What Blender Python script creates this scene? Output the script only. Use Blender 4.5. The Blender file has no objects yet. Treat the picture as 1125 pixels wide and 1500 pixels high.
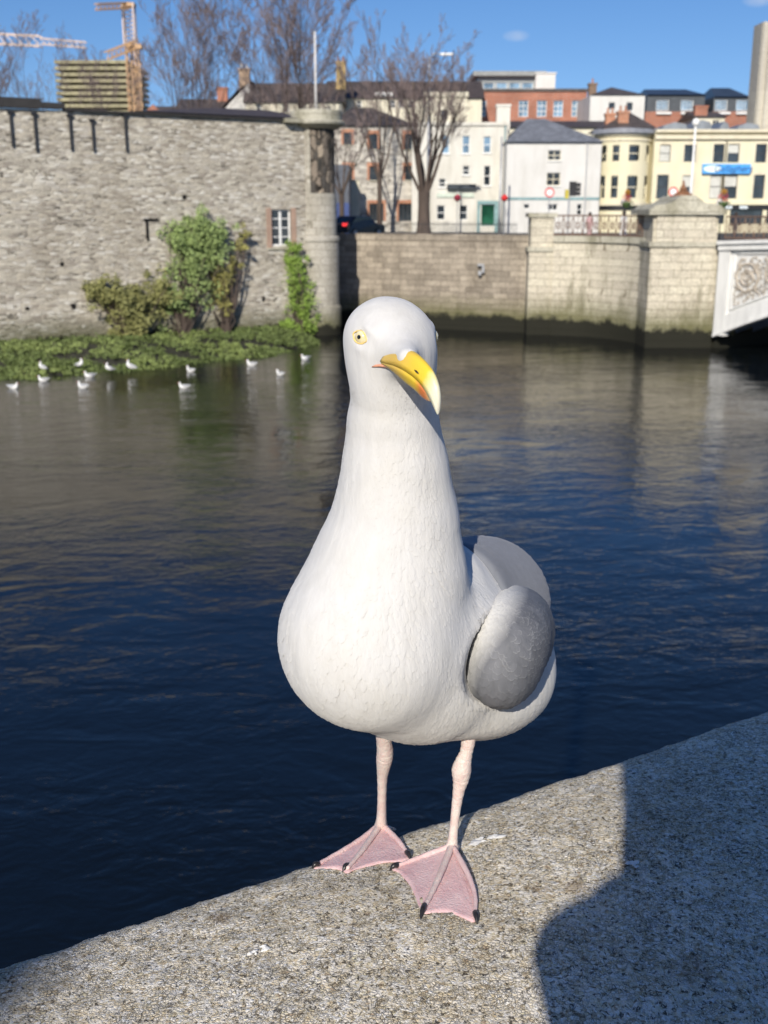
import bpy, bmesh, math, random
import numpy as np
from mathutils import Vector, Matrix, noise as mnoise
R = math.radians
S = bpy.context.scene
# ------------------------------------------------------------------ camera
F = 1600.0; CX, CY = 562.5, 750.0          # focal length and centre in pixels of the 1125x1500 photograph
PITCH = R(15.4); CZ = 7.2                   # water level is z = 0
CAM = Vector((0, 0, CZ))
cd = bpy.data.cameras.new('camera'); cam = bpy.data.objects.new('camera', cd)
S.collection.objects.link(cam); S.camera = cam
cam.location = CAM; cam.rotation_euler = (R(90) - PITCH, 0, 0)
cd.sensor_fit = 'VERTICAL'; cd.sensor_height = 36; cd.sensor_width = 27
cd.lens = 36 * F / 1500.0; cd.clip_start = 0.02; cd.clip_end = 5000
cd.dof.use_dof = True; cd.dof.focus_distance = 0.90; cd.dof.aperture_fstop = 14.0
# ------------------------------------------------------------------ light
SUN_AZ, SUN_EL = R(13), R(30)               # sun behind the camera, a little to the left
W = bpy.data.worlds.new('World'); S.world = W; W.use_nodes = True
wn = W.node_tree.nodes; wl = W.node_tree.links; wn.clear()
sky = wn.new('ShaderNodeTexSky'); sky.sky_type = 'NISHITA'; sky.sun_disc = False
sky.sun_elevation = SUN_EL; sky.sun_rotation = R(180) + SUN_AZ
sky.air_density = 1.0; sky.dust_density = 0.35; sky.ozone_density = 1.3; sky.altitude = 10
bg = wn.new('ShaderNodeBackground'); bg.inputs['Strength'].default_value = 0.102
wo = wn.new('ShaderNodeOutputWorld')
# the clear blue low down: the sky is looked up a little above each direction, as in thin dry air
wtc = wn.new('ShaderNodeTexCoord'); wsx = wn.new('ShaderNodeSeparateXYZ'); wab = wn.new('ShaderNodeMath'); wab.operation = 'ABSOLUTE'
wad = wn.new('ShaderNodeMath'); wad.operation = 'ADD'; wad.inputs[1].default_value = 0.10; wcb = wn.new('ShaderNodeCombineXYZ')
wl.new(wtc.outputs['Generated'], wsx.inputs[0]); wl.new(wsx.outputs[0], wcb.inputs[0]); wl.new(wsx.outputs[1], wcb.inputs[1])
wl.new(wsx.outputs[2], wab.inputs[0]); wl.new(wab.outputs[0], wad.inputs[0]); wl.new(wad.outputs[0], wcb.inputs[2]); wl.new(wcb.outputs[0], sky.inputs['Vector'])
hsv = wn.new('ShaderNodeHueSaturation'); hsv.inputs['Saturation'].default_value = 1.36; hsv.inputs['Hue'].default_value = 0.512; hsv.inputs['Value'].default_value = 1.06; wl.new(sky.outputs[0], hsv.inputs['Color'])
# two faint wisps of cloud in the sky
def wmath(op, a, b):
    q = wn.new('ShaderNodeMath'); q.operation = op
    for v, i in ((a, 0), (b, 1)):
        if isinstance(v, bpy.types.NodeSocket): wl.new(v, q.inputs[i])
        else: q.inputs[i].default_value = v
    return q.outputs[0]
wnz = wn.new('ShaderNodeTexNoise'); wnz.inputs['Scale'].default_value = 60; wnz.inputs['Detail'].default_value = 5; wl.new(wtc.outputs['Generated'], wnz.inputs['Vector'])
wisp = None
for az_, el_, w_, h_ in ((6.4, 8.1, 0.7, 0.28), (17.5, 9.3, 0.8, 0.35)):
    ua = wmath('DIVIDE', wmath('SUBTRACT', wmath('ARCTAN2', wsx.outputs[0], wsx.outputs[1]), R(az_)), R(w_)); ub = wmath('DIVIDE', wmath('SUBTRACT', wsx.outputs[2], math.sin(R(el_))), R(h_))
    r2 = wmath('ADD', wmath('MULTIPLY', ua, ua), wmath('MULTIPLY', ub, ub)); f_ = wmath('MAXIMUM', wmath('SUBTRACT', 1.0, r2), 0.0); f_ = wmath('MULTIPLY', f_, wmath('MULTIPLY', wnz.outputs[0], 0.55)); wisp = f_ if wisp is None else wmath('ADD', wisp, f_)
wmx = wn.new('ShaderNodeMix'); wmx.data_type = 'RGBA'; wl.new(wisp, wmx.inputs[0]); wl.new(hsv.outputs[0], wmx.inputs[6]); wmx.inputs[7].default_value = (7.5, 7.5, 7.5, 1)
wl.new(wmx.outputs[2], bg.inputs['Color']); wl.new(bg.outputs[0], wo.inputs['Surface'])
sd = bpy.data.lights.new('sun', 'SUN'); sd.energy = 4.8; sd.angle = R(0.53); sd.color = (1.0, 0.93, 0.83)
so = bpy.data.objects.new('sun', sd); S.collection.objects.link(so)
TO_SUN = Vector((-math.sin(SUN_AZ) * math.cos(SUN_EL), -math.cos(SUN_AZ) * math.cos(SUN_EL), math.sin(SUN_EL)))
so.rotation_euler = TO_SUN.to_track_quat('Z', 'Y').to_euler(); so.location = (0, -5, 30)
S.view_settings.view_transform = 'Standard'; S.view_settings.look = 'None'
S.view_settings.exposure = 0.16; S.view_settings.gamma = 1.0
S.render.engine = 'CYCLES'

# ------------------------------------------------------------------ geometry helpers
cp, sp = math.cos(PITCH), math.sin(PITCH)
def ray(px, py):
    u = (px - CX) / F; v = (CY - py) / F
    return Vector((u, v * sp + cp, v * cp - sp))
def P(px, py, D):                # point at forward distance D seen at photo pixel px, py
    d = ray(px, py); return CAM + d * (D / d.y)
def ZC(py, D): return D / (((CY - py) / F) * sp + cp)
def M_(rpx, py, D): return rpx * ZC(py, D) / F     # pixels -> metres there
def onz(px, py, z):
    d = ray(px, py); t = (z - CZ) / d.z; return CAM + d * t
def fz(py, D): return P(CX, py, D).z
def fx(px, D, py=260): return P(px, py, D).x

class MB:
    def __init__(s): s.v = []; s.f = []
    def add(s, vs, fs):
        b = len(s.v); s.v += [tuple(q) for q in vs]; s.f += [tuple(b + i for i in q) for q in fs]; return s
    def box(s, x0, x1, y0, y1, z0, z1):
        v = [(x0,y0,z0),(x1,y0,z0),(x1,y1,z0),(x0,y1,z0),(x0,y0,z1),(x1,y0,z1),(x1,y1,z1),(x0,y1,z1)]
        return s.add(v, [(0,3,2,1),(4,5,6,7),(0,1,5,4),(1,2,6,5),(2,3,7,6),(3,0,4,7)])
    def quad(s, a, b, c, d): return s.add([a, b, c, d], [(0, 1, 2, 3)])
    def poly(s, pts): return s.add(pts, [tuple(range(len(pts)))])
    def prism(s, pts, z0, z1):      # plan polygon, counter-clockwise
        n = len(pts); v = [(p[0], p[1], z0) for p in pts] + [(p[0], p[1], z1) for p in pts]
        return s.add(v, [tuple(range(n))[::-1], tuple(range(n, 2*n))] + [(i, (i+1) % n, n + (i+1) % n, n + i) for i in range(n)])
    def prism_y(s, pts, y0, y1):    # x,z polygon extruded along y
        n = len(pts); v = [(p[0], y0, p[1]) for p in pts] + [(p[0], y1, p[1]) for p in pts]
        return s.add(v, [tuple(range(n)), tuple(range(n, 2*n))[::-1]] + [((i+1) % n, i, n + i, n + (i+1) % n) for i in range(n)])
    def tube(s, pts, rs, n=6, caps=True, flat=1.0):
        pts = [Vector(p) for p in pts]
        if not hasattr(rs, '__len__'): rs = [rs] * len(pts)
        t0 = (pts[1] - pts[0]).normalized()
        a = t0.orthogonal().normalized(); vs = []; fs = []
        for i, p in enumerate(pts):
            t = (pts[min(i+1, len(pts)-1)] - pts[max(i-1, 0)]).normalized()
            a = (a - t * a.dot(t)).normalized(); b = t.cross(a)
            for k in range(n):
                an = 2 * math.pi * k / n
                vs.append(p + (a * math.cos(an) + b * math.sin(an) * flat) * rs[i])
        for i in range(len(pts) - 1):
            for k in range(n):
                fs.append((i*n + k, i*n + (k+1) % n, (i+1)*n + (k+1) % n, (i+1)*n + k))
        if caps: fs += [tuple(range(n))[::-1], tuple((len(pts)-1)*n + k for k in range(n))]
        return s.add(vs, fs)
    def lathe(s, cx, cy, prof, n=32, a0=0, a1=2*math.pi):
        full = abs(a1 - a0 - 2*math.pi) < 1e-6; m = n if full else n + 1; vs = []; fs = []
        for r, z in prof:
            for k in range(m):
                an = a0 + (a1 - a0) * k / n; vs.append((cx + r * math.cos(an), cy + r * math.sin(an), z))
        for i in range(len(prof) - 1):
            for k in range(n):
                k2 = (k+1) % m; fs.append((i*m + k, i*m + k2, (i+1)*m + k2, (i+1)*m + k))
        if full: fs += [tuple(range(m))[::-1], tuple((len(prof)-1)*m + k for k in range(m))]
        return s.add(vs, fs)
    def loft(s, rings, caps=True):
        n = len(rings[0]); vs = [p for r in rings for p in r]; fs = []
        for i in range(len(rings) - 1):
            for k in range(n): fs.append((i*n + k, i*n + (k+1) % n, (i+1)*n + (k+1) % n, (i+1)*n + k))
        if caps: fs += [tuple(range(n))[::-1], tuple((len(rings)-1)*n + k for k in range(n))]
        return s.add(vs, fs)
    def wall(s, x0, x1, z0, z1, y, holes, depth=0.22):
        xs = sorted({x0, x1} | {min(max(q, x0), x1) for h in holes for q in h[:2]})
        zs = sorted({z0, z1} | {min(max(q, z0), z1) for h in holes for q in h[2:]})
        for i in range(len(xs) - 1):
            for j in range(len(zs) - 1):
                cx = (xs[i] + xs[i+1]) / 2; cz = (zs[j] + zs[j+1]) / 2
                if any(h[0] < cx < h[1] and h[2] < cz < h[3] for h in holes): continue
                s.quad((xs[i], y, zs[j]), (xs[i+1], y, zs[j]), (xs[i+1], y, zs[j+1]), (xs[i], y, zs[j+1]))
        for a, b, c, d in holes:
            e = y + depth
            s.quad((a, y, c), (a, e, c), (a, e, d), (a, y, d)); s.quad((b, e, c), (b, y, c), (b, y, d), (b, e, d))
            s.quad((a, e, d), (b, e, d), (b, y, d), (a, y, d)); s.quad((a, y, c), (b, y, c), (b, e, c), (a, e, c))
        return s
    def build(s, name, mat, parent=None, smooth=False, loc=None, rotz=0, world=False, fixn=False):
        me = bpy.data.meshes.new(name)
        off = Vector(parent.location) if (world and parent is not None) else Vector((0, 0, 0))
        if parent is None and loc is not None and world: off = Vector(loc)
        me.from_pydata([(x - off.x, y - off.y, z - off.z) for x, y, z in s.v], [], s.f)
        if fixn:
            b = bmesh.new(); b.from_mesh(me); bmesh.ops.recalc_face_normals(b, faces=b.faces); b.to_mesh(me); b.free()
        me.materials.append(mat)
        if smooth: me.shade_smooth()
        o = bpy.data.objects.new(name, me); S.collection.objects.link(o)
        if parent is not None: o.parent = parent
        if loc is not None: o.location = loc
        if rotz: o.rotation_euler.z = rotz
        return o
def tag(o, label, cat, group=None, kind=None):
    if label: o['label'] = label
    if cat: o['category'] = cat
    if group: o['group'] = group
    if kind: o['kind'] = kind
    return o
def thing(name, label, cat, loc, rotz=0, group=None):
    o = bpy.data.objects.new(name, None); S.collection.objects.link(o); o.empty_display_size = 0.1
    o.location = loc; o.rotation_euler.z = rotz
    return tag(o, label, cat, group)
def copy_tree(o, parent=None):
    c = o.copy(); S.collection.objects.link(c)
    if parent is not None: c.parent = parent
    for ch in list(o.children): copy_tree(ch, c)
    return c
def structure(o): o['kind'] = 'structure'; return o

# ------------------------------------------------------------------ materials
class NT:
    def __init__(s, name):
        s.m = bpy.data.materials.new(name); s.m.use_nodes = True; s.t = s.m.node_tree
        s.t.nodes.clear(); s.out = s.n('ShaderNodeOutputMaterial'); s.b = s.n('ShaderNodeBsdfPrincipled')
        s.l(s.b.outputs[0], s.out.inputs[0])
    def n(s, t, **k):
        q = s.t.nodes.new(t)
        for a, b in k.items(): setattr(q, a, b)
        return q
    def l(s, a, b): s.t.links.new(a, b)
    def co(s, scale=(1, 1, 1), kind='Object', rot=(0, 0, 0)):
        c = s.n('ShaderNodeTexCoord'); m = s.n('ShaderNodeMapping'); m.inputs['Scale'].default_value = scale
        m.inputs['Rotation'].default_value = rot
        s.l(c.outputs[kind], m.inputs[0]); return m.outputs[0]
    def noise(s, vec, scale, detail=4, rough=0.55, dist=0.0):
        q = s.n('ShaderNodeTexNoise'); q.inputs['Scale'].default_value = scale; q.inputs['Detail'].default_value = detail
        q.inputs['Roughness'].default_value = rough; q.inputs['Distortion'].default_value = dist
        if vec is not None: s.l(vec, q.inputs['Vector'])
        return q
    def vor(s, vec, scale, feature='F1', rand=1.0):
        q = s.n('ShaderNodeTexVoronoi'); q.feature = feature; q.inputs['Scale'].default_value = scale
        q.inputs['Randomness'].default_value = rand
        if vec is not None: s.l(vec, q.inputs['Vector'])
        return q
    def ramp(s, fac, stops, interp='LINEAR'):
        q = s.n('ShaderNodeValToRGB'); q.color_ramp.interpolation = interp; e = q.color_ramp.elements
        while len(e) > 1: e.remove(e[-1])
        e[0].position = stops[0][0]; e[0].color = c4(stops[0][1])
        for p, c in stops[1:]:
            k = e.new(p); k.color = c4(c)
        s.l(fac, q.inputs[0]); return q.outputs[0]
    def mix(s, fac, a, b, mode='MIX'):
        q = s.n('ShaderNodeMix'); q.data_type = 'RGBA'; q.blend_type = mode
        for v, i in ((fac, 0), (a, 6), (b, 7)):
            if hasattr(v, 'is_output') or isinstance(v, bpy.types.NodeSocket): s.l(v, q.inputs[i])
            else: q.inputs[i].default_value = v if i == 0 else c4(v)
        return q.outputs[2]
    def math(s, op, a, b=0.0, clamp=False):
        q = s.n('ShaderNodeMath', operation=op); q.use_clamp = clamp
        for v, i in ((a, 0), (b, 1)):
            if isinstance(v, bpy.types.NodeSocket): s.l(v, q.inputs[i])
            else: q.inputs[i].default_value = v
        return q.outputs[0]
    def bump(s, h, strength=0.5, dist=0.02, prev=None):
        q = s.n('ShaderNodeBump'); q.inputs['Strength'].default_value = strength; q.inputs['Distance'].default_value = dist
        s.l(h, q.inputs['Height'])
        if prev is not None: s.l(prev, q.inputs['Normal'])
        return q.outputs[0]
    def set(s, col=None, rough=None, nrm=None, spec=None, metal=None):
        for v, k in ((col, 'Base Color'), (rough, 'Roughness'), (nrm, 'Normal'), (spec, 'Specular IOR Level'), (metal, 'Metallic')):
            if v is None: continue
            if isinstance(v, bpy.types.NodeSocket): s.l(v, s.b.inputs[k])
            else: s.b.inputs[k].default_value = c4(v) if k == 'Base Color' else v
        return s.m
def c4(c):
    if isinstance(c, (int, float)): return (c, c, c, 1)
    return (c[0], c[1], c[2], 1) if len(c) == 3 else c
_mc = {}
def plain(name, col, rough=0.6, var=0.25, scale=3.0, spec=0.4, bump=0.0, metal=0.0, streak=False):
    if name in _mc: return _mc[name]
    t = NT(name); v = t.co((1, 1, 0.25) if streak else (1, 1, 1))
    nz = t.noise(v, scale, 5, 0.6)
    lo = tuple(c * (1 - var) for c in col); hi = tuple(min(1, c * (1 + var * 0.6)) for c in col)
    c = t.ramp(nz.outputs[0], [(0.3, lo), (0.7, hi)])
    t.set(c, rough, t.bump(nz.outputs[0], 0.4, bump) if bump else None, spec, metal)
    _mc[name] = t.m; return t.m
def rubble(name, cols, sx=0.45, sz=0.14, mortar=(0.42, 0.39, 0.33), bump=0.03, stain=(0.16, 0.14, 0.11), stain_amt=0.35, green_z=None, mw=0.06):
    t = NT(name); v = t.co((1, 1, 1))
    w = t.noise(v, 1.6, 3); 
    ad = t.n('ShaderNodeVectorMath', operation='MULTIPLY_ADD'); t.l(w.outputs[1], ad.inputs[0]); ad.inputs[1].default_value = (0.35, 0.35, 0.12); t.l(v, ad.inputs[2])
    mp = t.n('ShaderNodeMapping'); mp.inputs['Scale'].default_value = (1/sx, 1/sx, 1/sz); t.l(ad.outputs[0], mp.inputs[0])
    a = t.vor(mp.outputs[0], 1.0); e = t.vor(mp.outputs[0], 1.0, 'DISTANCE_TO_EDGE')
    sep = t.n('ShaderNodeSeparateColor'); t.l(a.outputs['Color'], sep.inputs[0])
    n = len(cols); col = t.ramp(sep.outputs[0], [(i / n, c) for i, c in enumerate(cols)], 'CONSTANT')
    fine = t.noise(v, 14, 6, 0.7); col = t.mix(0.55, col, t.ramp(fine.outputs[0], [(0.3, 0.25), (0.7, 0.95)]), 'OVERLAY')
    mm = t.math('LESS_THAN', e.outputs['Distance'], mw); col = t.mix(mm, col, mortar)
    hole = t.math('GREATER_THAN', sep.outputs[1], 0.9); hh = t.math('MULTIPLY', hole, t.math('LESS_THAN', e.outputs['Distance'], mw * 2.2)); col = t.mix(hh, col, tuple(c * 0.3 for c in mortar))
    big = t.noise(t.co((1, 1, 0.45)), 0.45, 5, 0.6); sm = t.ramp(big.outputs[0], [(0.45, 0.0), (0.68, 1.0)])
    col = t.mix(t.math('MULTIPLY', sm, stain_amt), col, stain)
    if green_z is not None:
        sx_ = t.n('ShaderNodeSeparateXYZ'); t.l(v, sx_.inputs[0])
        wob = t.math('ADD', sx_.outputs[2], t.math('MULTIPLY', t.noise(v, 1.3, 5, 0.7).outputs[0], 1.2))
        mr = t.n('ShaderNodeMapRange'); t.l(wob, mr.inputs[0])
        mr.inputs[1].default_value = green_z[0]; mr.inputs[2].default_value = green_z[1]; mr.inputs[3].default_value = 1; mr.inputs[4].default_value = 0
        col = t.mix(t.math('MULTIPLY', mr.outputs[0], 0.85), col, (0.075, 0.08, 0.03))
        m2 = t.n('ShaderNodeMapRange'); t.l(wob, m2.inputs[0])
        m2.inputs[1].default_value = green_z[2]; m2.inputs[2].default_value = green_z[2] + 0.18; m2.inputs[3].default_value = 1; m2.inputs[4].default_value = 0
        col = t.mix(m2.outputs[0], col, (0.018, 0.019, 0.012))
    hgt = t.math('ADD', t.math('MINIMUM', e.outputs['Distance'], 0.16), t.math('MULTIPLY', fine.outputs[0], 0.12))
    hgt = t.math('ADD', hgt, t.math('MULTIPLY', sep.outputs[2], 0.14))
    t.set(col, 0.9, t.bump(hgt, 0.9, bump * 5), 0.2); return t.m
def ashlar(name, c1, c2, mortar, bw=0.9, bh=0.35, green_z=None, stain=(0.1, 0.09, 0.06), stain_amt=0.5, bump=0.01, streak=(0.45, 0.66)):
    t = NT(name); v = t.co(); sx_ = t.n('ShaderNodeSeparateXYZ'); t.l(v, sx_.inputs[0])
    cb = t.n('ShaderNodeCombineXYZ'); t.l(t.math('ADD', sx_.outputs[0], t.math('MULTIPLY', sx_.outputs[1], 0.7)), cb.inputs[0]); t.l(sx_.outputs[2], cb.inputs[1])
    wv = t.n('ShaderNodeVectorMath', operation='MULTIPLY_ADD'); t.l(t.noise(v, 1.2, 3).outputs[1], wv.inputs[0]); wv.inputs[1].default_value = (0.14, 0.10, 0); t.l(cb.outputs[0], wv.inputs[2])
    br = t.n('ShaderNodeTexBrick'); t.l(wv.outputs[0], br.inputs['Vector']); br.inputs['Scale'].default_value = 1
    br.inputs['Brick Width'].default_value = bw; br.inputs['Row Height'].default_value = bh; br.inputs['Mortar Size'].default_value = 0.012
    br.inputs['Color1'].default_value = c4(c1); br.inputs['Color2'].default_value = c4(c2); br.inputs['Mortar'].default_value = c4(mortar)
    br.inputs['Bias'].default_value = 0.0; br.offset_frequency = 2; br.squash = 0.8; br.squash_frequency = 3
    col = br.outputs[0]
    fine = t.noise(v, 9, 7, 0.7); col = t.mix(0.6, col, t.ramp(fine.outputs[0], [(0.3, 0.25), (0.7, 0.9)]), 'OVERLAY')
    big = t.noise(t.co((1, 1, 0.28)), 0.9, 6, 0.65); sm = t.ramp(big.outputs[0], [(streak[0], 0.0), (streak[1], 1.0)])
    col = t.mix(t.math('MULTIPLY', sm, stain_amt), col, stain)
    if green_z is not None:
        wob = t.math('ADD', sx_.outputs[2], t.math('MULTIPLY', t.noise(v, 1.1, 5, 0.7).outputs[0], 1.4))
        for a, b, cc, k in ((green_z[0], green_z[1], (0.10, 0.10, 0.035), 0.8), (green_z[2], green_z[2] + 0.2, (0.018, 0.018, 0.012), 1.0)):
            mr = t.n('ShaderNodeMapRange'); t.l(wob, mr.inputs[0]); mr.inputs[1].default_value = a; mr.inputs[2].default_value = b
            mr.inputs[3].default_value = k; mr.inputs[4].default_value = 0; col = t.mix(mr.outputs[0], col, cc)
    hgt = t.math('ADD', t.math('MULTIPLY', br.outputs['Fac'], -1.0), t.math('MULTIPLY', fine.outputs[0], 0.8))
    t.set(col, 0.88, t.bump(hgt, 0.8, bump), 0.25); return t.m
def brickm(name, c1, c2, mortar=(0.35, 0.3, 0.26)):
    t = NT(name); v = t.co(); sx_ = t.n('ShaderNodeSeparateXYZ'); t.l(v, sx_.inputs[0]); cb = t.n('ShaderNodeCombineXYZ')
    t.l(t.math('ADD', sx_.outputs[0], sx_.outputs[1]), cb.inputs[0]); t.l(sx_.outputs[2], cb.inputs[1])
    br = t.n('ShaderNodeTexBrick'); t.l(cb.outputs[0], br.inputs['Vector']); br.inputs['Scale'].default_value = 1
    br.inputs['Brick Width'].default_value = 0.225; br.inputs['Row Height'].default_value = 0.075; br.inputs['Mortar Size'].default_value = 0.008
    br.inputs['Color1'].default_value = c4(c1); br.inputs['Color2'].default_value = c4(c2); br.inputs['Mortar'].default_value = c4(mortar)
    big = t.noise(v, 0.6, 5, 0.6); col = t.mix(0.5, br.outputs[0], t.ramp(big.outputs[0], [(0.3, 0.3), (0.7, 0.75)]), 'OVERLAY')
    t.set(col, 0.85, None, 0.3); return t.m
def slate(name, c):
    t = NT(name); v = t.co(); sx_ = t.n('ShaderNodeSeparateXYZ'); t.l(v, sx_.inputs[0]); cb = t.n('ShaderNodeCombineXYZ')
    t.l(sx_.outputs[0], cb.inputs[0]); t.l(t.math('MULTIPLY', t.math('ADD', sx_.outputs[2], sx_.outputs[1]), 1.0), cb.inputs[1])
    br = t.n('ShaderNodeTexBrick'); t.l(cb.outputs[0], br.inputs['Vector']); br.inputs['Scale'].default_value = 1
    br.inputs['Brick Width'].default_value = 0.35; br.inputs['Row Height'].default_value = 0.28; br.inputs['Mortar Size'].default_value = 0.012
    br.inputs['Color1'].default_value = c4(tuple(x * 0.75 for x in c)); br.inputs['Color2'].default_value = c4(tuple(x * 1.25 for x in c)); br.inputs['Mortar'].default_value = c4(tuple(x * 0.4 for x in c))
    big = t.noise(v, 1.5, 5, 0.7); col = t.mix(0.5, br.outputs[0], t.ramp(big.outputs[0], [(0.3, 0.3), (0.7, 0.75)]), 'OVERLAY')
    t.set(col, 0.6, None, 0.4); return t.m
def render_wall(name, c, dirt=(0.3, 0.27, 0.2)):
    t = NT(name); v = t.co((1, 1, 0.22)); a = t.noise(v, 1.1, 7, 0.68); b = t.noise(t.co(), 0.5, 4)
    col = t.mix(t.math('MULTIPLY', t.ramp(a.outputs[0], [(0.46, 0.0), (0.75, 1.0)]), 0.5), c, dirt)
    col = t.mix(0.3, col, t.ramp(b.outputs[0], [(0.3, 0.4), (0.7, 0.65)]), 'OVERLAY')
    t.set(col, 0.85, t.bump(t.noise(t.co(), 25, 3).outputs[0], 0.3, 0.01), 0.25); return t.m

GLASS = None
def glass(name='window_glass', base=(0.02, 0.025, 0.03), rough=0.06):
    if name in _mc: return _mc[name]
    t = NT(name); nz = t.noise(t.co(), 0.7, 2)
    t.set(t.mix(t.ramp(nz.outputs[0], [(0.4, 0.0), (0.6, 1.0)]), base, tuple(c * 2.2 for c in base)), rough, t.bump(nz.outputs[0], 0.2, 0.05), 0.6)
    _mc[name] = t.m; return t.m
WHITE = plain('white_paint', (0.78, 0.78, 0.75), 0.45, 0.12)
DARKW = plain('dark_frame_paint', (0.05, 0.05, 0.05), 0.4)
BLIND = plain('white_blind', (0.55, 0.55, 0.5), 0.7, 0.2)
BLACK = plain('black_metal', (0.025, 0.025, 0.027), 0.45)
GREYM = plain('galvanised_metal', (0.42, 0.43, 0.44), 0.4, 0.15, metal=0.3)
# ------------------------------------------------------------------ river frame: u along the quays, n across towards the far bank
QA = R(31)
U = Vector((math.cos(QA), math.sin(QA), 0)); N = Vector((-math.sin(QA), math.cos(QA), 0))
def un(a, b, z=0.0): q = U * a + N * b; return Vector((q.x, q.y, z))

# water: one big sheet
t = NT('river_water'); v = t.co((1, 1, 1), rot=(0, 0, R(-8)))
mp = t.n('ShaderNodeMapping'); mp.inputs['Scale'].default_value = (0.62, 1.0, 1.0); t.l(v, mp.inputs[0])
a = t.noise(mp.outputs[0], 0.8, 3, 0.5, 0.8); b = t.noise(mp.outputs[0], 2.6, 3, 0.55, 1.2); c = t.noise(mp.outputs[0], 8.0, 3, 0.5, 1.2)
pt = t.noise(t.co((0.5, 1, 1)), 0.16, 3)          # calmer and rougher patches
k = t.math('ADD', t.math('MULTIPLY', t.ramp(pt.outputs[0], [(0.42, 0.0), (0.6, 1.0)]), 0.9), 0.35)
h = t.math('ADD', t.math('MULTIPLY', a.outputs[0], 0.55), t.math('MULTIPLY', t.math('ADD', t.math('MULTIPLY', b.outputs[0], 0.35), t.math('MULTIPLY', c.outputs[0], 0.09)), k))
t.set((0.0035, 0.005, 0.006), 0.04, t.bump(h, 1.0, 0.066), 0.5); t.b.inputs['IOR'].default_value = 1.40
WATER = t.m
structure(MB().quad((-900, -300, 0), (900, -300, 0), (900, 1500, 0), (-900, 1500, 0)).build('water', WATER))

# near quay: pavement sheet, parapet wall with a rounded coping
PAVE = CZ - 1.55
SE = 0.853                                    # river edge of the coping (distance across from the camera)
def zprof(s):                                 # height of the coping top
    z = -0.578
    if s < 0.60: z -= 0.42 * (0.60 - s) ** 2 + 0.02 * (0.60 - s)
    if s > 0.62: z -= 0.55 * (s - 0.62) ** 2
    return z
def zcop(x, y):
    s = x * N.x + y * N.y
    return CZ + zprof(s)
def hit(px, py):                              # where the sight line meets the coping
    d = ray(px, py); best = None; bestg = 9
    t_ = 0.4
    while t_ < 2.0:
        p = CAM + d * t_; s = p.x * N.x + p.y * N.y
        g = p.z - zcop(p.x, p.y)
        if s > SE - 0.012: break
        if g < bestg: bestg = g; best = p
        if g <= 0: return p
        t_ += 0.0015
    return Vector((best.x, best.y, zcop(best.x, best.y)))
prof = [(0.30, -1.0), (0.30, -0.70), (0.305, -0.668), (0.315, -0.645), (0.33, -0.632)]
s_ = 0.34
while s_ < SE - 0.05: prof.append((s_, zprof(s_))); s_ += 0.004
r_ = 0.045; z0 = zprof(SE - 0.05); sl = math.atan(1.1 * (SE - 0.05 - 0.62))
for i in range(1, 19):
    an = sl + (math.pi / 2 - sl) * i / 18
    prof.append((SE - 0.05 + r_ * (math.sin(an) - math.sin(sl)) * 1.25, z0 - r_ * (math.cos(sl) - math.cos(an)) * 1.25))
s1, zz = prof[-1]
prof += [(s1, zz - 0.06), (s1, zz - 0.12), (s1 - 0.03, zz - 0.125), (s1 - 0.03, -1.0)]
s0 = prof[5][0]; dz = prof[5][1] - (-0.632)
mb = MB(); fine0, fine1 = -0.30, 1.35
us = [-14.0, -9.0, -5.0, -2.5, -1.2, -0.6]
q = -0.3
while q < 1.35: us.append(q); q += 0.0042
us += [1.6, 2.5, 5.0, 9.0, 14.0, 25.0, 36.0]
npr = len(prof); vs = []
for uu in us:
    for i, (s, z) in enumerate(prof):
        p = U * uu + N * s; zq = CZ + z; sh = 0.0
        if 4 < i < npr - 3:
            q3 = Vector((p.x, p.y, z))
            a = mnoise.noise(q3 * 95); b = mnoise.noise(q3 * 34 + Vector((5, 1, 2))); c = mnoise.noise(q3 * 7); d = mnoise.noise(q3 * 210)
            sh = 0.0011 * a + 0.0013 * b + 0.0022 * c + 0.0007 * d
        if s > SE - 0.055: p = p + N * sh * 1.2; zq += sh * 0.6
        else: zq += sh
        vs.append((p.x, p.y, zq))
fs = []
for i in range(len(us) - 1):
    for j in range(npr - 1):
        fs.append((i*npr + j, (i+1)*npr + j, (i+1)*npr + j + 1, i*npr + j + 1))
mb.add(vs, fs)
t = NT('weathered_granite'); v = t.co((1, 1, 1))
dn = t.noise(v, 60, 3, 0.6); ad = t.n('ShaderNodeVectorMath', operation='MULTIPLY_ADD'); t.l(dn.outputs[1], ad.inputs[0]); ad.inputs[1].default_value = (0.006,) * 3; t.l(v, ad.inputs[2])
a = t.vor(ad.outputs[0], 330); e = t.vor(ad.outputs[0], 330, 'DISTANCE_TO_EDGE'); a2 = t.vor(ad.outputs[0], 560)
sep = t.n('ShaderNodeSeparateColor'); t.l(a.outputs['Color'], sep.inputs[0]); sep2 = t.n('ShaderNodeSeparateColor'); t.l(a2.outputs['Color'], sep2.inputs[0])
grain = t.ramp(sep.outputs[0], [(0.0, (0.58, 0.48, 0.33)), (0.12, (0.73, 0.63, 0.455)), (0.4, (0.84, 0.74, 0.555)), (0.7, (0.90, 0.82, 0.66)), (0.93, (0.95, 0.91, 0.80))], 'CONSTANT')
g2 = t.ramp(sep2.outputs[0], [(0.0, 0.34), (0.1, 0.46), (0.6, 0.53), (0.9, 0.68)], 'CONSTANT'); col = t.mix(0.7, grain, g2, 'OVERLAY')
soft = t.noise(v, 130, 4, 0.65); col = t.mix(0.55, col, t.ramp(soft.outputs[0], [(0.3, 0.24), (0.60, 0.88)]), 'OVERLAY')
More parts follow.
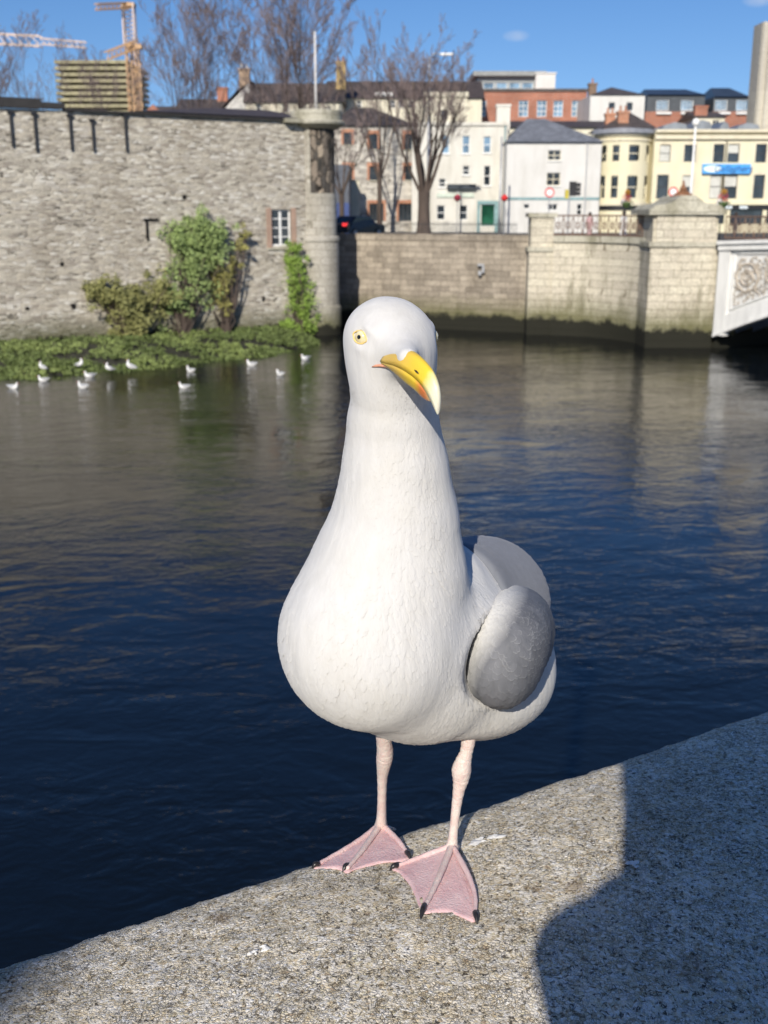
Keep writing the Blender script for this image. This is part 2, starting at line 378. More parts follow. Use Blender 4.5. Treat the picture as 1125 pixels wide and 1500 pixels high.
pit = t.noise(v, 240, 5, 0.75, 0.6); pm = t.ramp(pit.outputs[0], [(0.385, 1.0), (0.435, 0.0)])
gap = t.noise(v, 55, 3, 0.6); ge = t.math('MULTIPLY', t.ramp(e.outputs['Distance'], [(0.0, 0.8), (0.06, 0.0)]), t.ramp(gap.outputs[0], [(0.47, 0.0), (0.57, 1.0)]))
crv = t.noise(v, 62, 4, 0.65, 1.8); cm = t.ramp(t.math('ABSOLUTE', t.math('SUBTRACT', crv.outputs[0], 0.5)), [(0.0, 1.0), (0.018, 0.0)])
dens = t.noise(v, 17, 4, 0.6); dm = t.ramp(dens.outputs[0], [(0.40, 0.1), (0.62, 1.0)])
dark = t.math('MAXIMUM', t.math('MULTIPLY', pm, 0.92), t.math('MAXIMUM', t.math('MULTIPLY', ge, 0.75), t.math('MULTIPLY', t.math('MULTIPLY', cm, dm), 0.9)))
col = t.mix(dark, col, (0.06, 0.048, 0.034))
big = t.noise(v, 4.0, 7, 0.68); bm_ = t.ramp(big.outputs[0], [(0.42, 0.0), (0.62, 1.0)]); col = t.mix(t.math('MULTIPLY', bm_, 0.42), col, (0.40, 0.355, 0.265), 'MULTIPLY')
st = t.noise(v, 12, 6, 0.75); sm = t.ramp(st.outputs[0], [(0.64, 0.0), (0.72, 1.0)]); col = t.mix(t.math('MULTIPLY', sm, 0.45), col, (0.20, 0.17, 0.12))
# a rusty brown stain with its own ragged outline, where water has stood
for sx_, sy_, sr_ in ((845, 1300, .020), (792, 1302, .012), (1010, 1425, .02), (330, 1345, .012)):
    pc = hit(sx_, sy_); vm = t.n('ShaderNodeVectorMath', operation='DISTANCE'); t.l(v, vm.inputs[0]); vm.inputs[1].default_value = (pc.x, pc.y, pc.z - PAVE)
    ds = t.math('ADD', vm.outputs['Value'], t.math('MULTIPLY', t.math('SUBTRACT', t.noise(v, 45, 5, 0.75).outputs[0], 0.5), 0.07))
    col = t.mix(t.ramp(t.math('DIVIDE', ds, sr_), [(0.3, 0.55), (1.0, 0.0)]), col, (0.26, 0.17, 0.085))
lt = t.noise(t.co((1, 1, 1), rot=(0.3, 0.8, 0.2)), 11, 5, 0.75); lm = t.ramp(lt.outputs[0], [(0.72, 0.0), (0.745, 1.0)]); col = t.mix(t.math('MULTIPLY', lm, 0.8), col, (0.72, 0.72, 0.69))
hgt = t.math('SUBTRACT', t.math('ADD', t.math('MULTIPLY', e.outputs['Distance'], 0.7), t.math('MULTIPLY', pit.outputs[0], 0.9)), t.math('MULTIPLY', dark, 0.9))
t.set(col, 0.85, t.bump(hgt, 0.9, 0.0024), 0.3); GRANITE = t.m
par = thing('parapet_wall', 'low weathered granite parapet with rounded top under the big gull\'s feet', 'wall', (0, 0, PAVE))
mb.build('coping', GRANITE, par, smooth=True, world=True)
ash_near = ashlar('quay_granite', (0.42, 0.39, 0.33), (0.33, 0.31, 0.27), (0.2, 0.18, 0.15), 1.0, 0.4)
def slab(mb, a0, a1, b0, b1, z0, z1):
    pts = [un(a0, b0), un(a1, b0), un(a1, b1), un(a0, b1)]; mb.prism([(p.x, p.y) for p in pts], z0, z1)
m = MB(); slab(m, -14, 36, 0.34, s1 - 0.05, -1.0, CZ - 0.99); m.build('wall_body', ash_near, par, world=True)
PAVING = ashlar('pavement_slabs', (0.36, 0.35, 0.33), (0.30, 0.29, 0.27), (0.12, 0.12, 0.11), 0.6, 0.6, None, (0.15, 0.14, 0.13), 0.4)
m = MB(); slab(m, -60, 80, -3.0, 0.36, PAVE - 0.4, PAVE); structure(m.build('pavement', PAVING))
ASPH = plain('asphalt', (0.055, 0.055, 0.058), 0.85, 0.3, 6)
m = MB(); slab(m, -60, 80, -60.0, -3.0, PAVE - 0.5, PAVE - 0.12); structure(m.build('road', ASPH))

# ------------------------------------------------------------------ the photographer behind the lens (only the shadow is seen) and a lamp post further back
def skin_body(name, chain, mat, parent=None, sub=2):
    # chain: list of (parent_index, (x,y,z), radius)
    me = bpy.data.meshes.new(name); me.from_pydata([c[1] for c in chain], [(c[0], i) for i, c in enumerate(chain) if c[0] >= 0], [])
    me.materials.append(mat); o = bpy.data.objects.new(name, me); S.collection.objects.link(o)
    md = o.modifiers.new('skin', 'SKIN'); me.skin_vertices
    for i, c in enumerate(chain):
        sv = me.skin_vertices[0].data[i]; r = c[2]; sv.radius = (r, r) if not hasattr(r, '__len__') else r; sv.use_root = (i == 0)
    md.use_smooth_shade = True
    s2 = o.modifiers.new('sub', 'SUBSURF'); s2.levels = sub; s2.render_levels = sub
    if parent is not None: o.parent = parent
    return o
COAT = plain('dark_coat_cloth', (0.03, 0.035, 0.05), 0.9); SKINM = plain('skin', (0.55, 0.36, 0.27), 0.5, 0.1)
per = thing('person', 'person in dark hooded coat raising a phone, casting the shadow on the parapet', 'person', (0.05, -0.25, PAVE))
ch = [(-1, (0, 0, 1.0), (0.16, 0.11)), (0, (0, 0, 1.2), (0.15, 0.10)), (1, (0, 0, 1.26), (0.14, 0.09)), (2, (0, 0, 1.38), (0.07, 0.06)), (3, (0, 0.0, 1.57), 0.055),
      (4, (0, 0.01, 1.66), 0.08), (5, (0, 0.01, 1.76), 0.09), (6, (0, 0.0, 1.82), 0.06),
      (2, (-0.15, 0, 1.30), 0.045), (8, (-0.19, -0.02, 1.06), 0.045), (9, (-0.20, 0.04, 0.86), 0.038), (10, (-0.20, 0.06, 0.78), 0.028),
      (2, (0.15, 0, 1.30), 0.045), (12, (0.23, 0.02, 1.2), 0.05), (13, (0.13, 0.15, 1.33), 0.040), (14, (0.045, 0.195, 1.45), 0.026),
      (0, (-0.11, 0, 0.90), 0.10), (16, (-0.12, 0.01, 0.5), 0.065), (17, (-0.12, 0, 0.09), 0.045), (18, (-0.13, 0.13, 0.035), 0.04),
      (0, (0.11, 0, 0.90), 0.10), (20, (0.12, 0.01, 0.5), 0.065), (21, (0.12, 0, 0.09), 0.045), (22, (0.13, 0.13, 0.035), 0.04)]
skin_body('body', ch, COAT, per)
hd = MB().lathe(0, 0, [(0.10, 1.36), (0.13, 1.47), (0.145, 1.52), (0.162, 1.562), (0.159, 1.573), (0.128, 1.582), (0.119, 1.605), (0.094, 1.620), (0.093, 1.69), (0.102, 1.80), (0.095, 1.86), (0.06, 1.905), (0.01, 1.92)], 24, R(130), R(410)); hd.build('hood', COAT, per, smooth=True).scale.y = 0.6
for fi in range(5): skin_body('finger', [(-1, (-0.20 + 0.006 * fi, 0.045 + 0.012 * fi, 0.76), 0.010), (0, (-0.195, 0.05 + 0.012 * fi, 0.725), 0.008), (1, (-0.185, 0.055 + 0.012 * fi, 0.70 + 0.004 * abs(fi - 2)), 0.007)], SKINM, per, 1)
for sx in (1,):
    for fi in range(5):
        zb = 1.435 + fi * 0.016; xb = -0.003 + sx * 0.044
        skin_body('finger', [(-1, (xb, 0.205, zb), 0.010), (0, (xb + sx * 0.004, 0.228, zb + 0.004), 0.008), (1, (xb - sx * 0.014, 0.240, zb + 0.006), 0.007)], SKINM, per, 1)
MB().box(-0.041, 0.035, 0.219, 0.228, 1.425, 1.572).build('phone', BLACK, per)
for lab, dx, dy, sc in (('white bird dropping splash on the coping behind the right foot', 712, 1232, 1.0), ('small white bird dropping in the shaded part of the coping', 928, 1268, .55), ('tiny white bird dropping on the coping near the left edge', 378, 1396, .45)):
    c_ = hit(dx, dy); rnd_ = random.Random(dx); m = MB()
    dp = thing('bird_dropping', lab, 'bird dropping', c_, QA - .1)
    for b_ in range(7):
        ox = rnd_.gauss(0, .009) * sc; oy = rnd_.gauss(0, .004) * sc; r0 = rnd_.uniform(.002, .005) * sc; ring = []
        for k in range(14):
            a_ = 2 * math.pi * k / 14; rr_ = r0 * rnd_.uniform(.7, 1.3); x_ = ox + rr_ * 1.5 * math.cos(a_); y_ = oy + rr_ * math.sin(a_); w_ = U * x_ + N * y_; ring.append((x_, y_, zcop(c_.x + w_.x, c_.y + w_.y) - c_.z + .0022))
        w_ = U * ox + N * oy; m.add(ring + [(ox, oy, zcop(c_.x + w_.x, c_.y + w_.y) - c_.z + .0035)], [(k, (k + 1) % 14, 14) for k in range(14)])
    dp.rotation_euler.z = QA; m.build('splash', plain('dropping_white', (0.78, 0.77, 0.73), .7, .2, 200), dp)
lp = thing('lamp_post', 'tall black lamp post on the near pavement behind the photographer', 'lamp post', (-2.035, -6.5, PAVE))
MB().lathe(0, 0, [(0.17, 0), (0.17, 0.5), (0.11, 0.7), (0.10, 4), (0.07, 7.5)], 20).build('pole', BLACK, lp, smooth=True)
MB().lathe(0, 0, [(0.05, 7.5), (0.2, 7.6), (0.22, 7.9), (0.12, 8.2)], 20).build('lantern', WHITE, lp, smooth=True)
# ------------------------------------------------------------------ signed-distance modelling for the gull (surface nets)
def s_ell(p, c, ax, r):          # ellipsoid, ax rows = local axes
    q = (p - np.array(c)) @ np.array(ax).T
    k0 = np.linalg.norm(q / r, axis=1); k1 = np.linalg.norm(q / (np.array(r) ** 2), axis=1)
    return k0 * (k0 - 1) / np.maximum(k1, 1e-9)
def s_cone(p, a, b, ra, rb):
    a = np.array(a); b = np.array(b); ab = b - a
    tt = np.clip(((p - a) @ ab) / (ab @ ab), 0, 1); d = np.linalg.norm(p - a - tt[:, None] * ab, axis=1)
    tt = tt * tt * (3 - 2 * tt) * 0.5 + tt * 0.5
    return d - (ra + (rb - ra) * tt)
def smin(a, b, k):
    h = np.clip(0.5 + 0.5 * (b - a) / k, 0, 1); return b * (1 - h) + a * h - k * h * (1 - h)
def mesh_sdf(f, lo, hi, h):
    lo = np.array(lo, float); n = np.ceil((np.array(hi) - lo) / h).astype(int) + 1
    g = np.empty(n, np.float32)
    ys, zs = np.meshgrid(lo[1] + h * np.arange(n[1]), lo[2] + h * np.arange(n[2]), indexing='ij')
    for i in range(n[0]):
        pts = np.stack([np.full(ys.size, lo[0] + h * i), ys.ravel(), zs.ravel()], 1)
        g[i] = f(pts).reshape(n[1], n[2])
    ins = g < 0; c = [ins[a:n[0]-1+a, b:n[1]-1+b, d:n[2]-1+d] for a in (0, 1) for b in (0, 1) for d in (0, 1)]
    s_ = sum(x.astype(np.int8) for x in c); cell = (s_ > 0) & (s_ < 8)
    idx = -np.ones(cell.shape, int); ci = np.argwhere(cell); idx[tuple(ci.T)] = np.arange(len(ci))
    acc = np.zeros((len(ci), 3)); cnt = np.zeros(len(ci))
    off = [(a, b, d) for a in (0, 1) for b in (0, 1) for d in (0, 1)]
    for o1 in off:
        for ax in range(3):
            if o1[ax]: continue
            o2 = list(o1); o2[ax] = 1
            v1 = g[tuple((ci + o1).T)]; v2 = g[tuple((ci + o2).T)]; m = (v1 < 0) != (v2 < 0)
            tt = np.where(m, v1 / np.where(m, v1 - v2, 1), 0); q = np.array(o1, float) + 0 * acc; q[:, ax] = tt
            acc[m] += q[m]; cnt[m] += 1
    V = lo + h * (ci + acc / cnt[:, None]); faces = []
    for ax in range(3):
        sl1 = [slice(1, -1)] * 3; sl1[ax] = slice(0, -1); sl2 = [slice(1, -1)] * 3; sl2[ax] = slice(1, None)
        A = ins[tuple(sl1)]; B = ins[tuple(sl2)]; e = np.argwhere(A != B)
        if not len(e): continue
        base = e + 1; base[:, ax] -= 1
        u_, w_ = [(1, 2), (2, 0), (0, 1)][ax]
        def id_(du, dw): q = base.copy(); q[:, u_] -= du; q[:, w_] -= dw; return idx[tuple(q.T)]
        quad = np.stack([id_(0, 0), id_(1, 0), id_(1, 1), id_(0, 1)], 1)
        flip = ~A[tuple(e.T)]; quad[flip] = quad[flip][:, ::-1]
        faces.append(quad)
    Fq = np.concatenate(faces); e_ = h * 0.25
    for _ in range(3):
        d = f(V); gr = np.stack([f(V + np.eye(3)[k] * e_) - f(V - np.eye(3)[k] * e_) for k in range(3)], 1) / (2 * e_)
        V = V - np.clip(d / np.maximum((gr ** 2).sum(1), 0.2), -h, h)[:, None] * gr
    return V, Fq
def np_mesh(name, V, Fq, mat, parent=None, off=(0, 0, 0), attrs=None):
    me = bpy.data.meshes.new(name); me.from_pydata((V - np.array(off)).tolist(), [], Fq.tolist()); me.materials.append(mat); me.shade_smooth()
    for k, a in (attrs or {}).items():
        at = me.attributes.new(k, 'FLOAT', 'POINT'); at.data.foreach_set('value', a.astype(np.float32))
    o = bpy.data.objects.new(name, me); S.collection.objects.link(o)
    if parent is not None: o.parent = parent
    return o
def feather_coat(V, Fq, sdf, n, size, flow, seed, tilt=0.055, attrs=None, keep=None, aspect=0.62):
    # small overlapping contour feathers laid like shingles along the flow direction
    rg = np.random.RandomState(seed); a, b, c, d = (V[Fq[:, k]] for k in range(4))
    ar = np.linalg.norm(np.cross(b - a, c - a), axis=1) + np.linalg.norm(np.cross(c - a, d - a), axis=1)
    s0 = size((a + c) / 2); w = ar / s0 ** 2; i = rg.choice(len(Fq), n, p=w / w.sum()); r = rg.rand(n, 2)
    p = (a[i] * (1 - r[:, :1]) + b[i] * r[:, :1]) * (1 - r[:, 1:]) + (d[i] * (1 - r[:, :1]) + c[i] * r[:, :1]) * r[:, 1:]
    if keep is not None: m = keep(p); p = p[m]; i = i[m]
    e = 0.001; nn = np.stack([sdf(p + np.eye(3)[k] * e) - sdf(p - np.eye(3)[k] * e) for k in range(3)], 1); nn /= np.maximum(np.linalg.norm(nn, axis=1), 1e-9)[:, None]
    t = flow(p) + rg.normal(0, 0.16, p.shape); t -= nn * (t * nn).sum(1)[:, None]; t /= np.maximum(np.linalg.norm(t, axis=1), 1e-9)[:, None]; sd = np.cross(nn, t)
    L = size(p) * rg.uniform(0.8, 1.25, len(p)); ti = tilt * rg.uniform(0.5, 1.4, len(p)); rows = ((0.0, 0.55), (0.3, 0.95), (0.62, 1.0), (0.86, 0.68), (1.0, 0.18)); P_ = []; at = []; ib = Fq[i, 0]
    for s, wd in rows:
        q = p + t * ((s - 0.4) * L)[:, None]
        q = q - nn * sdf(q)[:, None]                                    # follow the curve of the body
        lift = (-0.10 + s * 1.0) * ti * L * np.clip(L / 0.009, 0.3, 1)
        for x in (-1, 0, 1): P_.append(q + sd * (x * wd * aspect * 0.5 * L)[:, None] + nn * (lift - (abs(x) * 0.10 * wd * L * aspect) )[:, None]); at.append(np.full(len(p), max(abs(x) * 0.9, (s - 0.6) * 2.4)))
    P_ = np.stack(P_, 1); k = np.arange(len(p))[:, None] * 15; fs = []
    for r_ in range(4):
        for x in (0, 1): o = r_ * 3 + x; fs.append(np.concatenate([k + o, k + o + 1, k + o + 4, k + o + 3], 1))
    out = {kk: np.repeat(v[ib], 15) for kk, v in (attrs or {}).items()}; out['fringe'] = np.clip(np.stack(at, 1).ravel(), 0, 1)
    return P_.reshape(-1, 3), np.concatenate(fs), out
def join_coat(V, Fq, attrs, coat):
    V2, F2, A2 = coat; A = {k: np.concatenate([v, A2[k]]) for k, v in attrs.items()}; A['fringe'] = np.concatenate([np.zeros(len(V)), A2['fringe']])
    return np.concatenate([V, V2]), np.concatenate([Fq, F2 + len(V)]), A
def A3(v): return np.array((v.x, v.y, v.z))

GLOC = hit(612, 1250)
gull = thing('gull', 'large white herring gull with grey wings and pink webbed feet standing on the granite parapet', 'gull', GLOC)
HD = R(20); hv = Vector((-math.sin(HD), -math.cos(HD), 0)); lat = Vector((math.cos(HD), -math.sin(HD), 0))   # heading; lat = the bird's left (image right)
# body chain: pixel x, y, distance, radius in pixels
NECK = [(574, 575, .862, 66), (576, 625, .872, 69), (579, 690, .876, 80), (579, 760, .880, 94), (568, 840, .882, 118), (545, 932, .875, 134)]
BODY = [(545, 932, .875, 134), (614, 950, .925, 130), (688, 962, 1.00, 113), (712, 945, 1.09, 66), (722, 935, 1.17, 25)]
def pr(q): return A3(P(q[0], q[1], q[2])), M_(q[3], q[1], q[2])
NK = [pr(q) for q in NECK]; BD = [pr(q) for q in BODY]
HC = A3(P(569, 500, .865)); hm = M_(1, 500, .865)
TH = R(33); PH = R(20)
hf = np.array((math.sin(TH) * math.cos(PH), -math.cos(TH) * math.cos(PH), -math.sin(PH))); hs = np.array((math.cos(TH), math.sin(TH), 0)); hu = np.cross(hs, hf)
if hu[2] < 0: hu = -hu
BACK = (A3(P(698, 888, 1.01)), M_(92, 888, 1.01)); BACK0 = (A3(P(640, 858, .95)), M_(70, 858, .95))
RB = A3(P(594, 532, .800)); mm_ = 0.001             # middle of the bill root, on the mouth line
PB = R(18); TB = R(31.5)
bd = np.array((math.sin(TB) * math.cos(PB), -math.cos(TB) * math.cos(PB), -math.sin(PB))); bs = np.array((math.cos(TB), math.sin(TB), 0)); bu = np.cross(bs, bd)
if bu[2] < 0: bu = -bu
EY0 = A3(P(530, 494, .828)); EYQ = (EY0 - A3(CAM)) / np.linalg.norm(EY0 - A3(CAM)); EYR = EY0 - HC; EY1 = HC + EYR - 2 * hs * (EYR @ hs)
EYE_L = np.zeros(3)
def wing_axes(side):
    az = R(10) if side > 0 else R(30)
    a = np.array((math.sin(az) * 0.985, math.cos(az) * 0.985, -0.17)); a /= np.linalg.norm(a)
    up = np.array((0, 0, 1.0)); l = np.cross(a, up); l /= np.linalg.norm(l); u = np.cross(l, a)
    ro = R(-14) * side; l2 = l * math.cos(ro) + u * math.sin(ro); u2 = u * math.cos(ro) - l * math.sin(ro)
    return a, l2, u2
WC = A3(P(744, 946, .925)); BC = A3(P(620, 945, .925)); WR = (0.086, 0.0365, 0.0515)
def wing_c(side):
    if side > 0: return WC
    r_ = WC - BC; L_ = A3(lat); return WC - 2 * L_ * (r_ @ L_)
def f_pocket(p):
    out = None
    for side in (1,):
        a, l, u = wing_axes(side); q = p - wing_c(side); x = (q @ l) / (WR[1] * .84); y = (q @ u) / (WR[2] * .84)
        d = ((np.abs(x) ** 2.3 + np.abs(y) ** 2.3) ** (1 / 2.3) - 1.0) * WR[1]
        d = np.maximum(d, -(q @ a) - 0.2); out = d if out is None else np.minimum(out, d)
    return out
EYES = []
def f_head(p):
    d = s_ell(p, HC, [hf, hs, hu], (72 * hm, 66 * hm, 63 * hm))
    d = smin(d, s_ell(p, HC + hf * 26 * hm + hu * -8 * hm, [hf, hs, hu], (62 * hm, 44 * hm, 46 * hm)), 18 * hm)     # forehead to bill base
    d = smin(d, s_ell(p, HC - hu * 26 * hm + hf * 10 * hm, [hf, hs, hu], (56 * hm, 58 * hm, 44 * hm)), 20 * hm)     # cheeks and throat
    d = smin(d, s_cone(p, HC + hf * 20 * hm, RB + bd * 1.5 * mm_ + bu * 4.6 * mm_, 46 * hm, 8.0 * mm_), 30 * hm)       # lores
    d = smin(d, s_cone(p, HC + hf * 15 * hm - hu * 25 * hm, RB - bd * 3 * mm_ - bu * 6.0 * mm_, 32 * hm, 5.2 * mm_), 12 * hm)   # chin
    for e0 in EYES:
        sg = 1 if (e0 - HC) @ hs > 0 else -1; q = (p - e0) / hm; lx = np.exp(-((q @ hs) / 22) ** 2)
        d = d - 3.4 * hm * lx * np.exp(-((q @ hf - 3) / 15) ** 2 - ((q @ hu - 14.5 + 0.15 * (q @ hf)) / 4.6) ** 2)
        d = d + 1.4 * hm * lx * np.exp(-((q @ hf - 24) / 11) ** 2 - ((q @ hu + 2) / 9) ** 2)
        d = d - 1.6 * hm * lx * np.exp(-((q @ hf - 2) / 17) ** 2 - ((q @ hu + 17) / 7) ** 2)
        # + hf * 6 * hm - hs * sg * 6 * hm, [hf, hs, hu], (24 * hm, 7 * hm, 6 * hm)), 12 * hm)   # brow
        d = -smin(-d, s_ell(p, e0 + hs * sg * 5 * hm, [hf, hs, hu], (15 * hm, 8 * hm, 11 * hm)), 5 * hm)
    return d
_t = 0.6                                  # where the sight line through the eye meets the head
while f_head((A3(CAM) + EYQ * _t)[None])[0] > 0.0003 and _t < 1.2: _t += 0.0003
EY0 = A3(CAM) + EYQ * _t; EYR = EY0 - HC; EY1 = HC + EYR - 2 * hs * (EYR @ hs); EYES = [EY0, EY1]
def f_body(p):
    d = f_head(p); n = None
    for (a, ra), (b, rb) in zip(NK[:-1], NK[1:]):
        q = s_cone(p, a, b, ra - .0048, rb - .0048); n = q if n is None else smin(n, q, 0.018)
    d = smin(d, n, 0.022); b_ = None
    for (a, ra), (b, rb) in zip(BD[:-1], BD[1:]):
        q = s_cone(p, a, b, ra, rb); b_ = q if b_ is None else smin(b_, q, 0.02)
    b_ = smin(b_, s_cone(p, BACK0[0], BACK[0], BACK0[1], BACK[1]), 0.02)
    d = smin(d, b_, 0.016)
    d = smin(d, s_ell(p, A3(P(728, 1003, .965)), [A3(hv), A3(lat), (0, 0, 1)], (0.070, 0.044, 0.034)), 0.030)          # flank fluff under the wing
    d = -smin(-d, f_pocket(p), 0.005)
    return d
allp = np.array([q[0] for q in NK + BD + [BACK]]); lo = allp.min(0) - 0.10; hi = allp.max(0) + 0.11
V, Fq = mesh_sdf(f_body, lo, hi, 0.0026)
# soft plumage relief, real geometry: fine furrows running along the feathers
def furrow(V, amp, sc):
    out = np.zeros(len(V))
    for i, v in enumerate(V):
        q = Vector((v[0] * sc, v[1] * sc, v[2] * sc * 0.33)); out[i] = mnoise.noise(q) * amp
    return out
e_ = 0.001; gr = np.stack([f_body(V + np.eye(3)[k] * e_) - f_body(V - np.eye(3)[k] * e_) for k in range(3)], 1); gr /= np.linalg.norm(gr, axis=1)[:, None]
V = V + gr * (furrow(V, 0.0003, 60) + furrow(V, 0.0009, 22))[:, None]

def plumage(name, base, warm, bump=0.0016, sss=True, fsc=(1, 1, 0.28)):
    t = NT(name); v = t.co(fsc); 
    wp = t.noise(v, 22, 2); ad = t.n('ShaderNodeVectorMath', operation='MULTIPLY_ADD'); t.l(wp.outputs[1], ad.inputs[0]); ad.inputs[1].default_value = (0.012, 0.012, 0.012); t.l(v, ad.inputs[2])
    a = t.noise(ad.outputs[0], 330, 3, 0.6, 0.3); b = t.noise(ad.outputs[0], 110, 4, 0.6, 0.5); c = t.vor(ad.outputs[0], 95)
    at = t.n('ShaderNodeAttribute'); at.attribute_name = 'warm'
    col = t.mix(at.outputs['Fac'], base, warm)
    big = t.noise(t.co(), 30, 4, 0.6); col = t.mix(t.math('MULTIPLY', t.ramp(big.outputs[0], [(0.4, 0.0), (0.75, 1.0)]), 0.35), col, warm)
    sh = t.ramp(b.outputs[0], [(0.3, 0.42), (0.6, 0.55)]); col = t.mix(0.35, col, sh, 'OVERLAY')
    h = t.math('ADD', t.math('MULTIPLY', a.outputs[0], 0.35), t.math('ADD', t.math('MULTIPLY', b.outputs[0], 0.6), t.math('MULTIPLY', c.outputs['Distance'], -0.5)))
    t.set(col, 0.75, t.bump(h, 0.75, bump), 0.15)
    t.b.inputs['Sheen Weight'].default_value = 0.12; t.b.inputs['Sheen Roughness'].default_value = 0.6
    if sss:
        t.b.inputs['Subsurface Weight'].default_value = 0.25; t.b.inputs['Subsurface Radius'].default_value = (1, 0.85, 0.7); t.b.inputs['Subsurface Scale'].default_value = 0.004
    return t.m
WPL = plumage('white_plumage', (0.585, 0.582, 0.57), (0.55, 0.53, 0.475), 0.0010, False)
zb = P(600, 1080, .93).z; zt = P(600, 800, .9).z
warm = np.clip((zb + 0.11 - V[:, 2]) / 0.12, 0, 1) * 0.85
def b_size(p):
    z = p[:, 2]; zh = P(570, 600, .87).z; zl = P(570, 800, .88).z; f = np.clip((zh - z) / (zh - zl), 0, 1); g = np.clip((z - P(570, 620, .87).z) / 0.02, 0, 1)
    return (0.0050 + 0.0055 * f) * (1 - g) + 0.0024 * g
def b_flow(p):
    d = p - HC; f = np.tile(np.array((0.10, 0.20, -1.0)), (len(p), 1)); hd_ = np.clip(1 - np.linalg.norm(d, axis=1) / (95 * hm), 0, 1)[:, None]
    f = f * (1 - hd_) + (-hf * 1.0 - np.array((0, 0, .35))) * hd_ * 1.6
    low = np.clip((zb + 0.07 - p[:, 2]) / 0.07, 0, 1)[:, None]; return f * (1 - low) + np.array((0.35, 0.9, -0.25)) * low
def b_keep(p):
    rk = np.random.RandomState(1).rand(len(p)) * 14
    return (np.linalg.norm(p - HC, axis=1) > (88 + rk) * hm) & (np.linalg.norm(p - RB, axis=1) > 0.036) & (s_cone(p, BACK0[0], BACK[0], BACK0[1], BACK[1]) > 0.004)
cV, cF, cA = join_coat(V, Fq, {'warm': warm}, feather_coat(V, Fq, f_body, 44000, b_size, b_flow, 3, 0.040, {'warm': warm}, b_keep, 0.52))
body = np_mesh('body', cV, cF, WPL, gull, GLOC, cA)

# raymarch from the lens to the surface of the bird
def on_bird(px, py, f=f_body, t0=0.6):
    d = A3(ray(px, py)); o = A3(CAM); t_ = t0
    for _ in range(400):
        p = o + d * t_; s = f(p[None])[0]
        if s < 0.0002: break
        t_ += max(s * 0.6, 0.0002)
        if t_ > 1.6: break
    return o + d * t_
def gradn(f, p):
    g = np.array([f((p + np.eye(3)[k] * 0.001)[None])[0] - f((p - np.eye(3)[k] * 0.001)[None])[0] for k in range(3)]); return g / np.linalg.norm(g)

# ---- eyes: ball with pale iris, tiny pupil and yellow ring
t = NT('eye'); tc = t.n('ShaderNodeAttribute'); tc.attribute_name = 'rad'
col = t.ramp(tc.outputs['Fac'], [(0.0, (0.004, 0.004, 0.004)), (0.23, (0.006, 0.005, 0.004)), (0.27, (0.62, 0.52, 0.27)), (0.55, (0.72, 0.65, 0.42)), (0.76, (0.68, 0.60, 0.38)), (0.84, (0.42, 0.32, 0.12)), (0.92, (0.10, 0.06, 0.02))])
t.set(col, 0.08, None, 0.6); t.b.inputs['Coat Weight'].default_value = 0.5; t.b.inputs['Coat Roughness'].default_value = 0.03; EYEM = t.m
RING = plain('orbital_ring_skin', (0.80, 0.58, 0.20), 0.45, 0.15, 300)
def eye(pc, nrm, tilt):
    nrm = nrm / np.linalg.norm(nrm); up = hu - nrm * (hu @ nrm); up /= np.linalg.norm(up); sd_ = np.cross(nrm, up)
    rr = 11.2 * hm; rings = []; rad = []
    c = pc - nrm * rr * 0.50
    vs = []; n = 28
    for i in range(0, 15):
        an = i / 14 * R(85)
        for k in range(n):
            a_ = 2 * math.pi * k / n; vs.append(c + nrm * rr * 1.05 * math.cos(an) + (sd_ * math.cos(a_) + up * math.sin(a_)) * rr * 1.1 * math.sin(an)); rad.append(math.sin(an) * 1.02)
    fs = [tuple(i * n + q for q in (k, (k+1) % n, n + (k+1) % n, n + k)) for i in range(14) for k in range(n)]
    V_ = np.array(vs); o = np_mesh('eye', V_, np.array(fs), EYEM, gull, GLOC, {'rad': np.array(rad)})
    mbb = MB(); pts = []
    for k in range(33):
        a_ = 2 * math.pi * k / 32; sx = rr * (1.16 + (0.14 if abs(math.sin(a_)) < 0.35 else 0)); q = pc + sd_ * math.cos(a_) * sx + up * math.sin(a_) * rr * (0.76 if math.sin(a_) > 0 else 0.90)
        for _ in range(3): q = q - gradn(f_head, q) * (f_head(q[None])[0] - 0.0002)
        pts.append(q)
    mbb.tube(pts, 1.15 * hm, 8, caps=False); mbb.build('orbital_ring', RING, gull, smooth=True, world=True)
pE = on_bird(529, 494); nE = gradn(f_head, pE); eye(pE, nE * 0.75 + 0.25 * (A3(CAM) - pE) / np.linalg.norm(A3(CAM) - pE), 0)
rel = pE - HC; mir = pE - 2 * hs * (rel @ hs) + hf * 13 * hm
for _ in range(6): mir = mir - gradn(f_head, mir) * f_head(mir[None])[0]
#       # the other eye, mirrored over the head's own middle plane
m_n = gradn(f_head, mir) + 0.3 * hf
eye(mir, m_n, 0)

